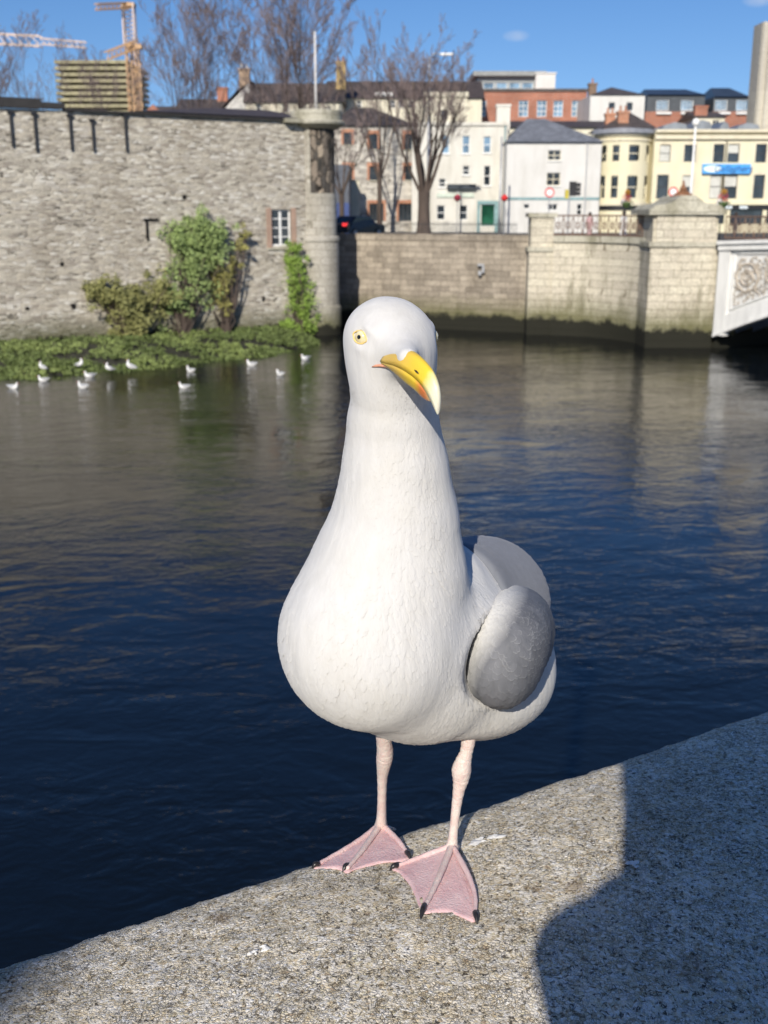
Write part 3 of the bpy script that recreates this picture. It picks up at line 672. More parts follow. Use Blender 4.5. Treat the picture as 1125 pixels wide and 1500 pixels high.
# ---- bill
t = NT('bill_horn'); at = t.n('ShaderNodeAttribute'); at.attribute_name = 'along'; a2 = t.n('ShaderNodeAttribute'); a2.attribute_name = 'red'
nz = t.noise(t.co(), 160, 4, 0.6)
al = t.math('ADD', at.outputs['Fac'], t.math('MULTIPLY', t.math('SUBTRACT', nz.outputs[0], 0.5), 0.12))
col = t.ramp(al, [(0.0, (0.62, 0.42, 0.09)), (0.3, (0.72, 0.50, 0.05)), (0.62, (0.80, 0.56, 0.04)), (0.72, (0.76, 0.66, 0.28)), (0.85, (0.72, 0.70, 0.50)), (1.0, (0.70, 0.68, 0.56))])
col = t.mix(a2.outputs['Fac'], col, (0.62, 0.16, 0.06)); t.set(col, 0.42, t.bump(nz.outputs[0], 0.4, 0.0008), 0.4); BILL = t.m
t.b.inputs['Subsurface Weight'].default_value = 0.15; t.b.inputs['Subsurface Radius'].default_value = (1, 0.5, 0.2); t.b.inputs['Subsurface Scale'].default_value = 0.003
def bill_part(name, secs, redf, rev=False):
    # secs: (along mm, drop of mouth line mm, half width mm, height mm) ; upper: section above the mouth line, lower: below
    n = 20; rings = []; al = []; rd = []
    # resample smoothly
    S_ = np.array(secs, float); k = np.linspace(0, len(secs) - 1, 42); ix = np.arange(len(secs))
    def sm(col):
        y = np.interp(k, ix, S_[:, col]); 
        for _ in range(3): y[1:-1] = (y[:-2] + 2 * y[1:-1] + y[2:]) / 4
        return y
    L, D_, Wd, H_ = (sm(c) for c in range(4))
    for i in range(len(L)):
        c = RB + bd * L[i] * mm_ - bu * D_[i] * mm_; ring = []
        for j in range(n):
            a_ = 2 * math.pi * j / n; x = math.cos(a_); y = math.sin(a_)
            if rev: yy = (y * 0.10 if y > 0 else -abs(y) ** 0.9 * H_[i])
            else: yy = (abs(y) ** 0.95 * H_[i] if y > 0 else y * 0.10)
            up = max(0, abs(yy) / max(H_[i], 1e-6)); xx = math.copysign(abs(x) ** 0.8, x) * Wd[i] * (1 - 0.25 * up)
            ring.append(c + bs * xx * mm_ + bu * yy * mm_)
            al.append(max(0, L[i]) / 51.0); rd.append(redf(L[i], yy))
        rings.append(ring)
    m = MB().loft(rings); V_ = np.array(m.v); me_f = m.f
    me = bpy.data.meshes.new(name); me.from_pydata((V_ - A3(GLOC)).tolist(), [], me_f); me.materials.append(BILL); me.shade_smooth()
    for kk, a in (('along', al), ('red', rd)):
        q = me.attributes.new(kk, 'FLOAT', 'POINT'); q.data.foreach_set('value', np.array(a, np.float32))
    o = bpy.data.objects.new(name, me); S.collection.objects.link(o); o.parent = gull; return o
ub = bill_part('upper_bill', [(-24, 9, 6.5, 6), (-14, 6, 8.2, 9), (-5, 2.6, 9.0, 12), (3, 0.8, 8.8, 12.6), (11, 0.2, 7.9, 12.6), (19, 0.2, 7.0, 12.2), (27, 0.8, 6.3, 11.8), (34, 2.5, 5.7, 11.8), (40, 5.5, 5.0, 11.3), (45, 9.0, 4.1, 10.4), (48.3, 12.4, 3.0, 8.0), (50, 15.2, 1.7, 4.4), (50.5, 16.8, 0.4, 1)], lambda L, y: 0)
lb = bill_part('lower_bill', [(-24, 9.2, 6, 4), (-14, 6.4, 7.8, 5), (-4, 2.8, 8.4, 9), (8, 0.8, 7.8, 11.8), (20, 0.6, 6.7, 11.6), (29, 1.3, 5.9, 12.0), (35, 3.2, 4.9, 10.0), (39.5, 5.6, 3.5, 6.5), (42, 7.2, 1.5, 2.5)],
               lambda L, y: float(np.clip(1.3 - abs(L - 33) / 8, 0, 1)) * 0.9, True)
nos = MB()
for sx in (-1, 1):
    ctr = RB + bd * 24 * mm_ + bu * 5.0 * mm_ + bs * sx * 6.35 * mm_
    nos.tube([ctr - bd * 0.0026, ctr, ctr + bd * 0.0026], [0.0003, 0.0007, 0.0003], 8)
o = nos.build('nostril', BLACK, ub, smooth=True); o.data.transform(Matrix.Translation(-GLOC))
# gape: a thin orange line of skin from the corner of the mouth to the bill
gp = [on_bird(x, y) for x, y in ((545, 537.5), (550, 536), (557, 535.5), (564, 536), (570, 537.5), (576, 540))]
g2 = MB().tube([Vector(q) for q in gp], [0.0004, 0.0009, 0.0011, 0.0012, 0.0013, 0.0013], 8); gm = plain('gape_skin', (0.78, 0.36, 0.22), 0.5, 0.2, 200)
g2.build('gape', gm, gull, smooth=True, world=True)

# ---- wings
def f_wing(side):
    a, l, u = wing_axes(side); c = wing_c(side)
    def f(p):
        q = p - c; d = ((np.abs(q @ a / WR[0]) ** 2.3 + np.abs(q @ l / WR[1]) ** 2.3 + np.abs(q @ u / WR[2]) ** 2.3) ** (1 / 2.3) - 1) * WR[1]
        d = smin(d, s_cone(p, c + a * 0.03 + u * 0.004, c + a * 0.19, 0.034, 0.010), 0.02)
        return d
    return f
t = NT('grey_wing_plumage'); at = t.n('ShaderNodeAttribute'); at.attribute_name = 'edge'; av = t.n('ShaderNodeAttribute'); av.attribute_name = 'wz'
v = t.co((1, 1, 0.16), rot=(0.0, -0.45, 0)); a = t.noise(v, 260, 3, 0.6, 0.4); b = t.noise(v, 60, 4, 0.6, 0.5)
jag = t.math('ADD', at.outputs['Fac'], t.math('MULTIPLY', t.math('SUBTRACT', b.outputs[0], 0.5), 0.12))
grey = t.mix(t.ramp(b.outputs[0], [(0.3, 0.0), (0.7, 1.0)]), (0.112, 0.117, 0.128), (0.155, 0.16, 0.175))
fr = t.n('ShaderNodeAttribute'); fr.attribute_name = 'fringe'; wf = t.math('MULTIPLY', t.ramp(fr.outputs['Fac'], [(0.78, 0.0), (1.0, 1.0)]), av.outputs['Fac']); grey = t.mix(t.math('MULTIPLY', wf, 0.26), grey, (0.58, 0.59, 0.60))
col = t.mix(t.ramp(jag, [(0.25, 1.0), (0.56, 0.0)]), grey, (0.66, 0.655, 0.63))
t.set(col, 0.62, t.bump(t.math('ADD', a.outputs[0], t.math('MULTIPLY', b.outputs[0], 0.8)), 0.6, 0.0007), 0.25); GREYW = t.m
GW2 = plumage('grey_mantle_plumage', (0.17, 0.182, 0.21), (0.14, 0.15, 0.17), 0.0007, False)
PRIM = plain('black_primaries', (0.015, 0.015, 0.017), 0.5, 0.2, 60)
def ridge(V, c, a, u, l):       # rows of overlapping coverts
    out = np.zeros(len(V))
    for i, v in enumerate(V):
        r_ = v - c; x = float(r_ @ u); y = float(r_ @ l); z = float(r_ @ a)
        nn = mnoise.noise(Vector((x * 30, y * 30, z * 14))); s_ = (-x * 0.9 + z * 0.55 + 0.006 * nn) / 0.0135; fr = s_ - math.floor(s_)
        out[i] = -0.0013 * fr + 0.0007 * mnoise.noise(Vector((x * 40, y * 110, z * 60)))
    return out
for side in (1, -1):
    f = f_wing(side); a, l, u = wing_axes(side); c = wing_c(side)
    ends = np.array([c - a * 0.1, c + a * 0.19]); V, Fq = mesh_sdf(f, ends.min(0) - 0.07, ends.max(0) + 0.07, 0.003)
    g = np.stack([f(V + np.eye(3)[k] * e_) - f(V - np.eye(3)[k] * e_) for k in range(3)], 1); g /= np.linalg.norm(g, axis=1)[:, None]
    V = V + g * (furrow(V, 0.0005, 40))[:, None]
    def ewz(V):
        r_ = V - c; xo = (r_ @ l) * (1 if l[0] > 0 else -1) * side / WR[1]; yo = (r_ @ u) / WR[2]
        e_g = np.clip(0.5 + (xo + 0.42 - 0.45 * np.clip(yo, -0.2, 1)) * 0.55, 0, 1)
        return np.maximum(e_g, np.clip((r_ @ a) * 12, 0, 1)), np.clip(0.55 + yo * 0.75 + xo * 0.25, 0.0, 1) * np.clip(0.6 - (r_ @ a) / 0.05, 0.2, 1)
    r_ = V - c
    sl_ = 1 if l[0] > 0 else -1                           # l pointing to image right
    xo = (r_ @ l) * sl_ * side / WR[1]; yo = (r_ @ u) / WR[2]    # +1 = outer side, -1 = against the breast
    edge = np.clip(0.5 + (xo + 0.42 - 0.50 * np.clip(yo, -0.2, 1)) * 0.55, 0, 1); edge = np.maximum(edge, np.clip((r_ @ a) * 12, 0, 1))
    wz = np.clip(0.55 + yo * 0.75 + xo * 0.25, 0.0, 1) * np.clip(0.6 - (r_ @ a) / 0.05, 0.2, 1)
    sz = lambda p: 0.0085 + 0.010 * np.clip(0.5 - ((p - c) @ u) / (2 * WR[2]), 0, 1)
    fl = lambda p: np.tile(a * 0.85 - u * 0.75, (len(p), 1))
    cV, cF, cA = join_coat(V, Fq, {'edge': edge, 'wz': wz}, feather_coat(V, Fq, f, 3400, sz, fl, 5, 0.06, {'edge': edge, 'wz': wz}, None, 0.66))
    cA['edge'], cA['wz'] = ewz(cV)
    wo_ = np_mesh('wing', cV, cF, GREYW, gull, GLOC, cA)
    # long flight feathers behind, black tipped, crossing over the tail
    for k in range(6):
        m = MB(); L0 = 0.10 + 0.015 * k; st_ = c + a * (0.05 + 0.012 * k) + u * (0.012 - 0.006 * k); tip = st_ + a * (0.17) - u * 0.01
        rings = []
        for i in range(13):
            s_ = i / 12; p = st_ * (1 - s_) + tip * s_; w = 0.013 * (math.sin(math.pi * min(1, s_ * 0.5 + 0.42)) ** 0.7) * (1 if s_ < 0.8 else max(0.08, (1 - s_) / 0.2) ** 0.6)
            rings.append([p + u * w, p + l * 0.0012, p - u * w, p - l * 0.0012])
        m.loft(rings); m.build('flight_feather', PRIM, wo_, smooth=True, world=False).data.transform(Matrix.Translation(-GLOC))
# a long covert at the lower end of the near wing
# mantle: grey back between the wings, lying on the body
def f_mantle(p):
    d = s_cone(p, A3(P(668, 874, .965)), A3(P(704, 886, 1.03)), M_(82, 872, .965), M_(94, 888, 1.03))
    d = smin(d, s_cone(p, A3(P(704, 886, 1.03)), A3(P(722, 915, 1.15)), M_(94, 888, 1.03), M_(42, 915, 1.15)), 0.02)
    d = np.maximum(d, -(f_body(p) - 0.0 + 0.010))
    cutp = A3(P(690, 812, .955)); cn = np.array((0.60, 0.78, 0.15)); cn /= np.linalg.norm(cn)
    return -smin(-d, ((p - cutp) @ cn), 0.008)
cs = np.array([A3(P(660, 850, .93)), A3(P(760, 915, 1.17))]); V, Fq = mesh_sdf(f_mantle, cs.min(0) - 0.09, cs.max(0) + 0.09, 0.003)
g = np.stack([f_mantle(V + np.eye(3)[k] * e_) - f_mantle(V - np.eye(3)[k] * e_) for k in range(3)], 1); g /= np.maximum(np.linalg.norm(g, axis=1), 1e-6)[:, None]
V = V + g * (furrow(V, 0.0008, 24))[:, None]
cV, cF, cA = join_coat(V, Fq, {'warm': V[:, 0] * 0}, feather_coat(V, Fq, f_mantle, 2600, lambda p: np.full(len(p), 0.013), lambda p: np.tile(np.array((0.25, 0.95, -0.45)), (len(p), 1)), 8, 0.05, {'warm': V[:, 0] * 0}, lambda p: ((p - A3(P(690, 812, .955))) @ (np.array((0.60, 0.78, 0.15)) / np.linalg.norm((0.60, 0.78, 0.15)))) > 0.010, 0.66))
np_mesh('mantle', cV, cF, GW2, gull, GLOC, cA)
# tail
tl = MB(); a_ = A3(P(708, 955, 1.08)); ta = np.array((0.1, 0.97, 0)) + np.array((0, 0, -0.2)); L_ = A3(lat); up_ = np.array((0, 0, 1.0)); rings = []
for i in range(10):
    s_ = i / 9; w = 0.028 + 0.022 * s_; c = a_ + ta * (0.15 * s_); th = 0.012 * (1 - s_) + 0.002
    rings.append([c + L_ * w * math.cos(q) + up_ * th * math.sin(q) for q in [2 * math.pi * k / 16 for k in range(16)]])
tl.loft(rings); tl.build('tail', WPL, gull, smooth=True, world=True)

# ---- legs and feet
t = NT('pink_leg_skin'); v = t.co(); a = t.vor(v, 520); b = t.noise(v, 120, 4, 0.65); at = t.n('ShaderNodeAttribute'); at.attribute_name = 'web'
leg = t.mix(t.ramp(b.outputs[0], [(0.35, 0.0), (0.65, 1.0)]), (0.60, 0.46, 0.42), (0.68, 0.60, 0.54))
web = t.mix(t.ramp(t.noise(v, 60, 5, 0.6).outputs[0], [(0.35, 0.0), (0.65, 1.0)]), (0.60, 0.39, 0.40), (0.68, 0.49, 0.49))
col = t.mix(at.outputs['Fac'], leg, web); wv = t.noise(t.co((1, 1, 1)), 420, 3, 0.6)
t.set(col, 0.5, t.bump(t.math('ADD', t.math('MULTIPLY', a.outputs['Distance'], 0.7), wv.outputs[0]), 0.55, 0.0009), 0.35)
t.b.inputs['Subsurface Weight'].default_value = 0.2; t.b.inputs['Subsurface Radius'].default_value = (1, 0.4, 0.3); t.b.inputs['Subsurface Scale'].default_value = 0.002; LEG = t.m
CLAW = plain('black_claw', (0.02, 0.018, 0.018), 0.35, 0.2, 200, 0.5)
def gpx(x, y, up=0.0): p = hit(x, y); return p + Vector((0, 0, up))
def smooth_path(pts, rs, n=6):
    P_ = [np.array(p) for p in pts]; out = []; ro = []
    for i in range(len(P_) - 1):
        p0 = P_[max(i-1, 0)]; p1 = P_[i]; p2 = P_[i+1]; p3 = P_[min(i+2, len(P_)-1)]
        r0 = rs[max(i-1, 0)]; r1 = rs[i]; r2 = rs[i+1]; r3 = rs[min(i+2, len(P_)-1)]
        for k in range(n):
            s = k / n; h = lambda a, b, c, d: 0.5 * ((2*b) + (-a + c) * s + (2*a - 5*b + 4*c - d) * s*s + (-a + 3*b - 3*c + d) * s**3)
            out.append(h(p0, p1, p2, p3)); ro.append(h(r0, r1, r2, r3))
    out.append(P_[-1]); ro.append(rs[-1]); return out, ro
def make_leg(upper, ankle_px, D_top, outline, toes, claws, hind):
    ank = gpx(*ankle_px)
    # shank from belly to ankle: distance runs smoothly from D_top to the foot
    pts = []; rs = []; y0 = upper[0][1]; y1 = ankle_px[1]
    for x, y, r in upper:
        s = (y - y0) / (y1 - y0); D = D_top * (1 - s) + ank.y * s; p = P(x, y, D); pts.append(p); rs.append(M_(r, y, D))
    foot_top = Vector(ank) + Vector((0, 0, 0.0065)); pts.append(foot_top); rs.append(0.0068)
    pts, rs = smooth_path(pts, rs, 6)
    for i in range(len(rs)): rs[i] *= 1 + 0.02 * math.sin(i * 1.9) + 0.02 * math.sin(i * 4.1)
    m = MB().tube([Vector(p) for p in pts], rs, 14); lg = m.build('leg', LEG, gull, smooth=True, world=True)
    # web: fan from the ankle to the outline, draped over the stone
    oc = outline; bo, _ = smooth_path([np.array((x, y, 0.0)) for x, y in oc], [0] * len(oc), 4)
    rings_ = 14; V_ = []; F_ = []; n = len(bo); ax_, ay_ = ankle_px
    tri = [np.array(q) for q in toes]
    for i in range(rings_ + 1):
        s = i / rings_
        for b_ in bo:
            x = ax_ + (b_[0] - ax_) * s; y = ay_ + (b_[1] - ay_) * s; p = hit(x, y)
            lift = 0.0012 + 0.0062 * (1 - s) ** 1.6 + 0.0006 * math.sin(s * 40 + b_[0] * 0.12) * s
            V_.append((p.x, p.y, p.z + lift))
    for i in range(rings_):
        for k in range(n - 1): F_.append((i*n + k, (i+1)*n + k, (i+1)*n + k + 1, i*n + k + 1))
    nv = len(V_); V2 = V_ + [(x, y, z - 0.0012) for x, y, z in V_]
    F2 = F_ + [tuple(nv + q for q in f_)[::-1] for f_ in F_]
    for k in range(n - 1): F2.append((rings_*n + k, nv + rings_*n + k, nv + rings_*n + k + 1, rings_*n + k + 1))
    me = MB(); me.add(V2, F2); w = me.build('webbing', LEG, lg, smooth=True, fixn=True); w.data.transform(Matrix.Translation(-GLOC))
    q = w.data.attributes.new('web', 'FLOAT', 'POINT'); q.data.foreach_set('value', np.ones(len(V2), np.float32))
    for ti, tw in enumerate(toes):
        pt = []; rr = []; w_, _ = smooth_path([np.array((ax_, ay_, 0.0))] + [np.array((q[0], q[1], 0.0)) for q in tw], [0] * (len(tw) + 1), 14 // len(tw))
        wide = 1.0 if ti == 1 else 0.68
        for i, xy in enumerate(w_):
            s = i / (len(w_) - 1); p = hit(xy[0], xy[1])
            pt.append(Vector((p.x, p.y, p.z + 0.0026 + 0.0062 * (1 - s) ** 1.6))); rr.append((0.0046 - 0.0022 * s) * (1 + 0.06 * math.sin(i * 3.0)) * wide)
        tm = MB().tube(pt, rr, 10, flat=0.75); o = tm.build('toe', LEG, lg, smooth=True)
        q = o.data.attributes.new('web', 'FLOAT', 'POINT'); q.data.foreach_set('value', np.full(len(o.data.vertices), 0.25 if ti == 1 else 0.7, np.float32))
        o.data.transform(Matrix.Translation(-GLOC))
    for (x0, y0_), (x1, y1_) in claws:
        a = gpx(x0, y0_, 0.0034); b = gpx(x1, y1_, 0.0004); mid = (a + b) / 2 + Vector((0, 0, 0.0022))
        pt, rr = smooth_path([a, mid, b], [0.0026, 0.0024, 0.0006], 5); o = MB().tube([Vector(p) for p in pt], rr, 10).build('claw', CLAW, lg, smooth=True); o.data.transform(Matrix.Translation(-GLOC))
    hx, hy = hind; a = foot_top + Vector((0, 0.002, -0.002)); b = P(hx, hy, ank.y + 0.012)
    o = MB().tube([a, (a + b) / 2, b], [0.0035, 0.0028, 0.0012], 8).build('hind_toe', LEG, lg, smooth=True); o.data.transform(Matrix.Translation(-GLOC))
make_leg([(687, 1066, 12), (686, 1085, 10.5), (683, 1102, 9.5), (679, 1115, 12), (676, 1128, 14.5), (675, 1142, 12), (672, 1158, 8.8), (668, 1185, 7), (665, 1212, 6.4), (663, 1232, 7.5)],
         (661.5, 1250), .918,
         [(650, 1243), (623, 1256), (595, 1266), (574, 1274), (585, 1280), (601, 1298), (611, 1322), (619, 1339), (632, 1339), (656, 1338), (678, 1346), (695, 1351), (699, 1335), (696, 1312), (685, 1284), (674, 1256)],
         [[(623, 1259), (578, 1273)], [(640, 1298), (620, 1336)], [(685, 1288), (696, 1318), (696, 1345)]], [((582, 1272), (571, 1276)), ((622, 1331), (616, 1348)), ((696, 1342), (699, 1354))], (672, 1240))
make_leg([(562, 1060, 14), (562.5, 1085, 11.5), (564, 1100, 12), (563, 1112, 12), (561.5, 1124, 10), (560, 1140, 7.6), (559.5, 1165, 6.6), (559, 1190, 7), (558.5, 1203, 8)],
         (558, 1217), .915,
         [(548, 1219), (524, 1237), (496, 1252.5), (464, 1267), (461, 1274), (485, 1273), (499, 1275), (509, 1280), (521, 1275), (554, 1266), (593, 1262), (602, 1254), (584, 1235), (570, 1219)],
         [[(523, 1239), (466, 1269)], [(532, 1250), (508, 1276)], [(584, 1238), (598, 1255)]], [((466, 1270), (457, 1274)), ((509, 1272), (502, 1278)), ((596, 1253), (601, 1260))], (579, 1215))
# ------------------------------------------------------------------ far bank
FG = 5.4                                       # far street level
STONE = rubble('rubble_stone_wall', [(0.38, 0.35, 0.29), (0.47, 0.435, 0.36), (0.33, 0.30, 0.25), (0.54, 0.50, 0.425), (0.44, 0.40, 0.325), (0.41, 0.38, 0.33), (0.58, 0.55, 0.48), (0.28, 0.25, 0.21)],
               0.42, 0.125, (0.46, 0.42, 0.345), 0.03, (0.28, 0.24, 0.18), 0.35, (1.2, 2.6, 1.15))
QUAYST = ashlar('quay_wall_stone', (0.38, 0.33, 0.26), (0.22, 0.19, 0.15), (0.17, 0.145, 0.11), 0.72, 0.34, (1.7, 2.9, 1.55), (0.115, 0.095, 0.07), 0.45, 0.05)
WINGST = ashlar('bridge_abutment_stone', (0.52, 0.48, 0.38), (0.44, 0.40, 0.32), (0.22, 0.19, 0.14), 1.1, 0.42, (1.8, 3.2, 1.55), (0.13, 0.12, 0.07), 0.75, 0.03, (0.5, 0.68))
CAPST = ashlar('cap_stone', (0.44, 0.42, 0.34), (0.36, 0.34, 0.27), (0.18, 0.16, 0.12), 1.4, 0.6, None, (0.14, 0.13, 0.07), 0.6, 0.02)
SLATE = slate('dark_slate', (0.068, 0.054, 0.048)); SLATEG = slate('grey_slate', (0.17, 0.18, 0.20)); SLATEB = slate('brown_slate', (0.085, 0.07, 0.062))
REDB = brickm('red_brick', (0.36, 0.12, 0.06), (0.28, 0.085, 0.045)); ORB = brickm('orange_brick', (0.45, 0.19, 0.09), (0.36, 0.14, 0.07))
GROUND = plain('street_paving', (0.22, 0.21, 0.20), 0.85, 0.3, 2)

def hpx(px, D, py=480): q = P(px, py, D); return (q.x, q.y)
QP = [hpx(420, 73.6), hpx(540, 71.8), hpx(770, 67.6)]                       # straight quay wall
QC = [hpx(808, 66.6), hpx(850, 65.6), hpx(890, 64.3), hpx(925, 62.6), hpx(950, 60.9)]   # curved wing wall
PIER0 = hpx(948, 60.0); UD = Vector((0.515, -0.857, 0)); FD = Vector((0.857, 0.515, 0))  # bridge runs along UD, its width along FD
BL = -30.0
C0 = un(0, 0)                                                                  # placeholder for frame
COR = Vector(hpx(468, 67.4) + (0,))                                            # centre of the round corner turret
# ground sheet of the far bank
back = [(-600, 1400), (600, 1400)]
pts = [tuple((COR + U * -70 + N * 2)[:2]), tuple((COR + N * 3)[:2])] + QP + [hpx(808, 67.2)] + QC[1:] + [tuple(q) for q in (hpx(1045, 59.9), (60, 84), (600, 400))] + [(600, 1400), (-600, 1400), (-600, -200)]
g = MB(); g.poly([(x, y, FG) for x, y in pts]); structure(g.build('ground', GROUND))
# street asphalt along the quay
m = MB(); m.poly([(x, y, FG + 0.02) for x, y in (hpx(470, 79), hpx(760, 74), hpx(960, 70), (60, 92), (60, 100), (-60, 100), (-60, 88))]); structure(m.build('road', ASPH))

# ---- old stone building with round corner turret
TL = (COR.x, COR.y, 0)
sb = thing('stone_building', 'long old rubble stone building rising straight from the river with a round corner turret', 'building', TL, QA)
WT = 12.15                                                                        # wall top
LW = 46.0
holes = [(-3.55, -2.30, 6.55, 8.75)]
# local frame: x along the quay, -y towards the river; wall face at y = -0.35
WY = -0.45
pl = P(430, 340, 66.2); 
def loc(px, py, off=WY):                       # sight line -> local coordinates on the river face
    d = ray(px, py); nn = N; c = COR + N * off; t_ = (c - CAM).dot(nn) / d.dot(nn); p = CAM + d * t_; r_ = p - Vector(TL); return r_.dot(U), p.z
wx0, wz1 = loc(397, 307); wx1, wz0 = loc(427, 360)
m = MB(); m.wall(-LW, -0.2, -1, WT, WY, [(wx0, wx1, wz0, wz1)], 0.35)
hs_ = []
for px, py, w, h in ((91, 387, .2, .2), (108, 449, .25, .3), (270, 289, .22, .25), (40, 452, .2, .2), (386, 438, .2, .3), (104, 447, .1, .1)):
    hs_.append(loc(px, py) + (w, h))
m.box(-LW, -LW + 0.3, WY + 0.02, 9, -1, WT); m.box(-0.4, 0.3, WY + 0.5, 9, -1, WT); m.box(-LW, 0, 8.7, 9, FG, WT)
wall = m.build('wall', STONE, sb)
hm_ = plain('dark_hole', (0.01, 0.009, 0.008), 0.95)
for x, z, w, h in hs_: MB().box(x - w/2, x + w/2, WY - 0.012, WY + 0.1, z - h/2, z + h/2).build('putlog_hole', hm_, wall)
a = loc(210, 320); b = loc(232, 324); c = loc(216, 352)
MB().box(a[0], b[0], WY - 0.05, WY + 0.1, b[1], a[1]).box(c[0] - .06, c[0] + .08, WY - 0.05, WY + 0.1, c[1], a[1] - .1).build('iron_bracket', hm_, wall)
# window: brick surround, white casement
OB2 = brickm('weathered_brick_surround', (0.36, 0.23, 0.16), (0.30, 0.19, 0.13))
m = MB(); m.box(wx0 - .32, wx0, WY - .04, WY + .2, wz0 - .1, wz1 + .1); m.box(wx1, wx1 + .32, WY - .04, WY + .2, wz0 - .1, wz1 + .1); m.build('window_surround', OB2, sb)
m = MB(); fw = .10; y0 = WY + .14; y1 = WY + .22
m.box(wx0, wx0 + fw, y0, y1, wz0, wz1).box(wx1 - fw, wx1, y0, y1, wz0, wz1).box(wx0, wx1, y0 + .01, y1, wz1 - fw, wz1).box(wx0, wx1, y0 + .01, y1, wz0, wz0 + fw)
xm = (wx0 + wx1) / 2; m.box(xm - .07, xm + .07, y0 + .005, y1, wz0, wz1)
for k in (1, 2, 3): z = wz0 + (wz1 - wz0) * k / 4; m.box(wx0, wx1, y0 + .02, y1 - .01, z - .025, z + .025)
w = m.build('window', WHITE, sb); MB().box(wx0, wx1, y1 - .03, y1 - .01, wz0, wz1).build('pane', glass(), w); MB().box(wx0 - .3, wx1 + .3, WY - .1, WY + .2, wz0 - .22, wz0 - .1).build('sill', CAPST, w)
a = loc(375, 462); b = loc(402, 470)
# eaves line and roof
DKP = plain('dark_coping', (0.035, 0.033, 0.032), 0.7)
xa = loc(60, 160)[0]; xb = loc(95, 170)[0]
m = MB(); m.box(xb, -1.5, WY - .22, WY + .5, WT, WT + .10); m.box(xa, xb - .01, WY - .22, WY + .5, WT + .1, WT + .36); m.box(-LW, xa - .01, WY - .24, WY + .5, WT + .06, WT + .52); m.build('coping', DKP, sb)
m = MB(); x1 = -0.5; x0 = loc(200, 170)[0]; m.prism_y([(x0 - 3, 0), (0, 0), (0, 0)], 0, 0) if False else None
m.add([(x0, WY - .1, WT + .17), (x1, WY - .1, WT + .17), (x1 - .5, 4.2, WT + .95), (x0 + 6.5, 4.2, WT + .95), (x0, 8.8, WT + .17), (x1, 8.8, WT + .17)], [(0, 1, 2, 3), (3, 2, 5, 4), (0, 3, 4), (1, 5, 2)]); m.build('roof', SLATE, sb)
for px, y0, y1 in ((14, 163, 215), (49, 165, 222), (101, 168, 220), (134, 175, 222), (182, 168, 222)):
    x, z1_ = loc(px, y0); _, z0_ = loc(px, y1); m = MB().tube([(x, WY - .08, z0_), (x, WY - .08, z1_)], .07, 8); m.box(x - .14, x + .14, WY - .16, WY, z1_ - .12, z1_ + .02); m.build('downpipe', BLACK, sb, smooth=False)
# turret
TR = 1.12; zc1 = loc(460, 160, -1.0)[1]; zc0 = loc(460, 186, -1.0)[1]; zn1 = loc(470, 190, -1.0)[1]; zn0 = loc(470, 283, -1.0)[1]; zb = loc(470, 352, -1.0)[1]
QUO = ashlar('turret_ashlar', (0.42, 0.395, 0.34), (0.33, 0.31, 0.26), (0.22, 0.2, 0.16), 0.8, 0.42, (1.4, 2.7, 1.2), (0.2, 0.18, 0.14), 0.5, 0.02)
NICHE = rubble('weathered_niche', [(0.06, 0.055, 0.05), (0.20, 0.165, 0.13), (0.30, 0.25, 0.19), (0.03, 0.03, 0.028), (0.13, 0.11, 0.09)], 0.28, 0.75, (0.07, 0.06, 0.05), 0.05)
m = MB(); m.lathe(0, 0, [(TR + .22, -1), (TR + .22, 1.6), (TR + .12, 1.75), (TR + .12, zb - .1), (TR + .18, zb - .05), (TR + .18, zb + .15), (TR, zb + .25), (TR, zn0)], 48)
m.lathe(0, 0, [(TR - .0, zn0 + .001), (TR, zc0 + .1)], 30, R(140), R(222)); tw = m.build('turret', QUO, sb, smooth=False)
m = MB(); m.lathe(0, 0, [(TR - .07, zn0), (TR - .07, zc0 + .1)], 40, R(216), R(510)); m.build('niche', NICHE, sb)
m = MB(); m.lathe(0.0, 0, [(TR + .1, zc0 - .05), (TR + .55, zc0 + .18), (TR + .6, zc0 + .3), (TR + .38, zc0 + .42), (TR + .38, zc1 - .05), (TR + .35, zc1)], 48, 0, 2 * math.pi)
m.box(-TR - 1.3, -.5, WY - .55, 0.5, zc0 + .2, zc0 + .42); m.build('cap', CAPST, sb)
# flagpole on the turret
q = P(463, 163, 67.6); m = MB().tube([(0, 0, -.4), (0, 0, P(463, 46, 67.6).z - q.z)], [.085, .06], 12); m.lathe(0, 0, [(.0, 4.75), (.09, 4.8), (.09, 4.9), (0.01, 4.97)], 10) if False else None
fp = thing('flagpole', 'bare pale flagpole standing on the cap of the round corner turret', 'flagpole', tuple(q)); m.build('pole', plain('pale_pole', (0.6, 0.58, 0.56), 0.5), fp, smooth=True)
MB().lathe(0, 0, [(0.16, -.02), (0.16, .1), (0.09, .12)], 12).build('base', CAPST, fp)

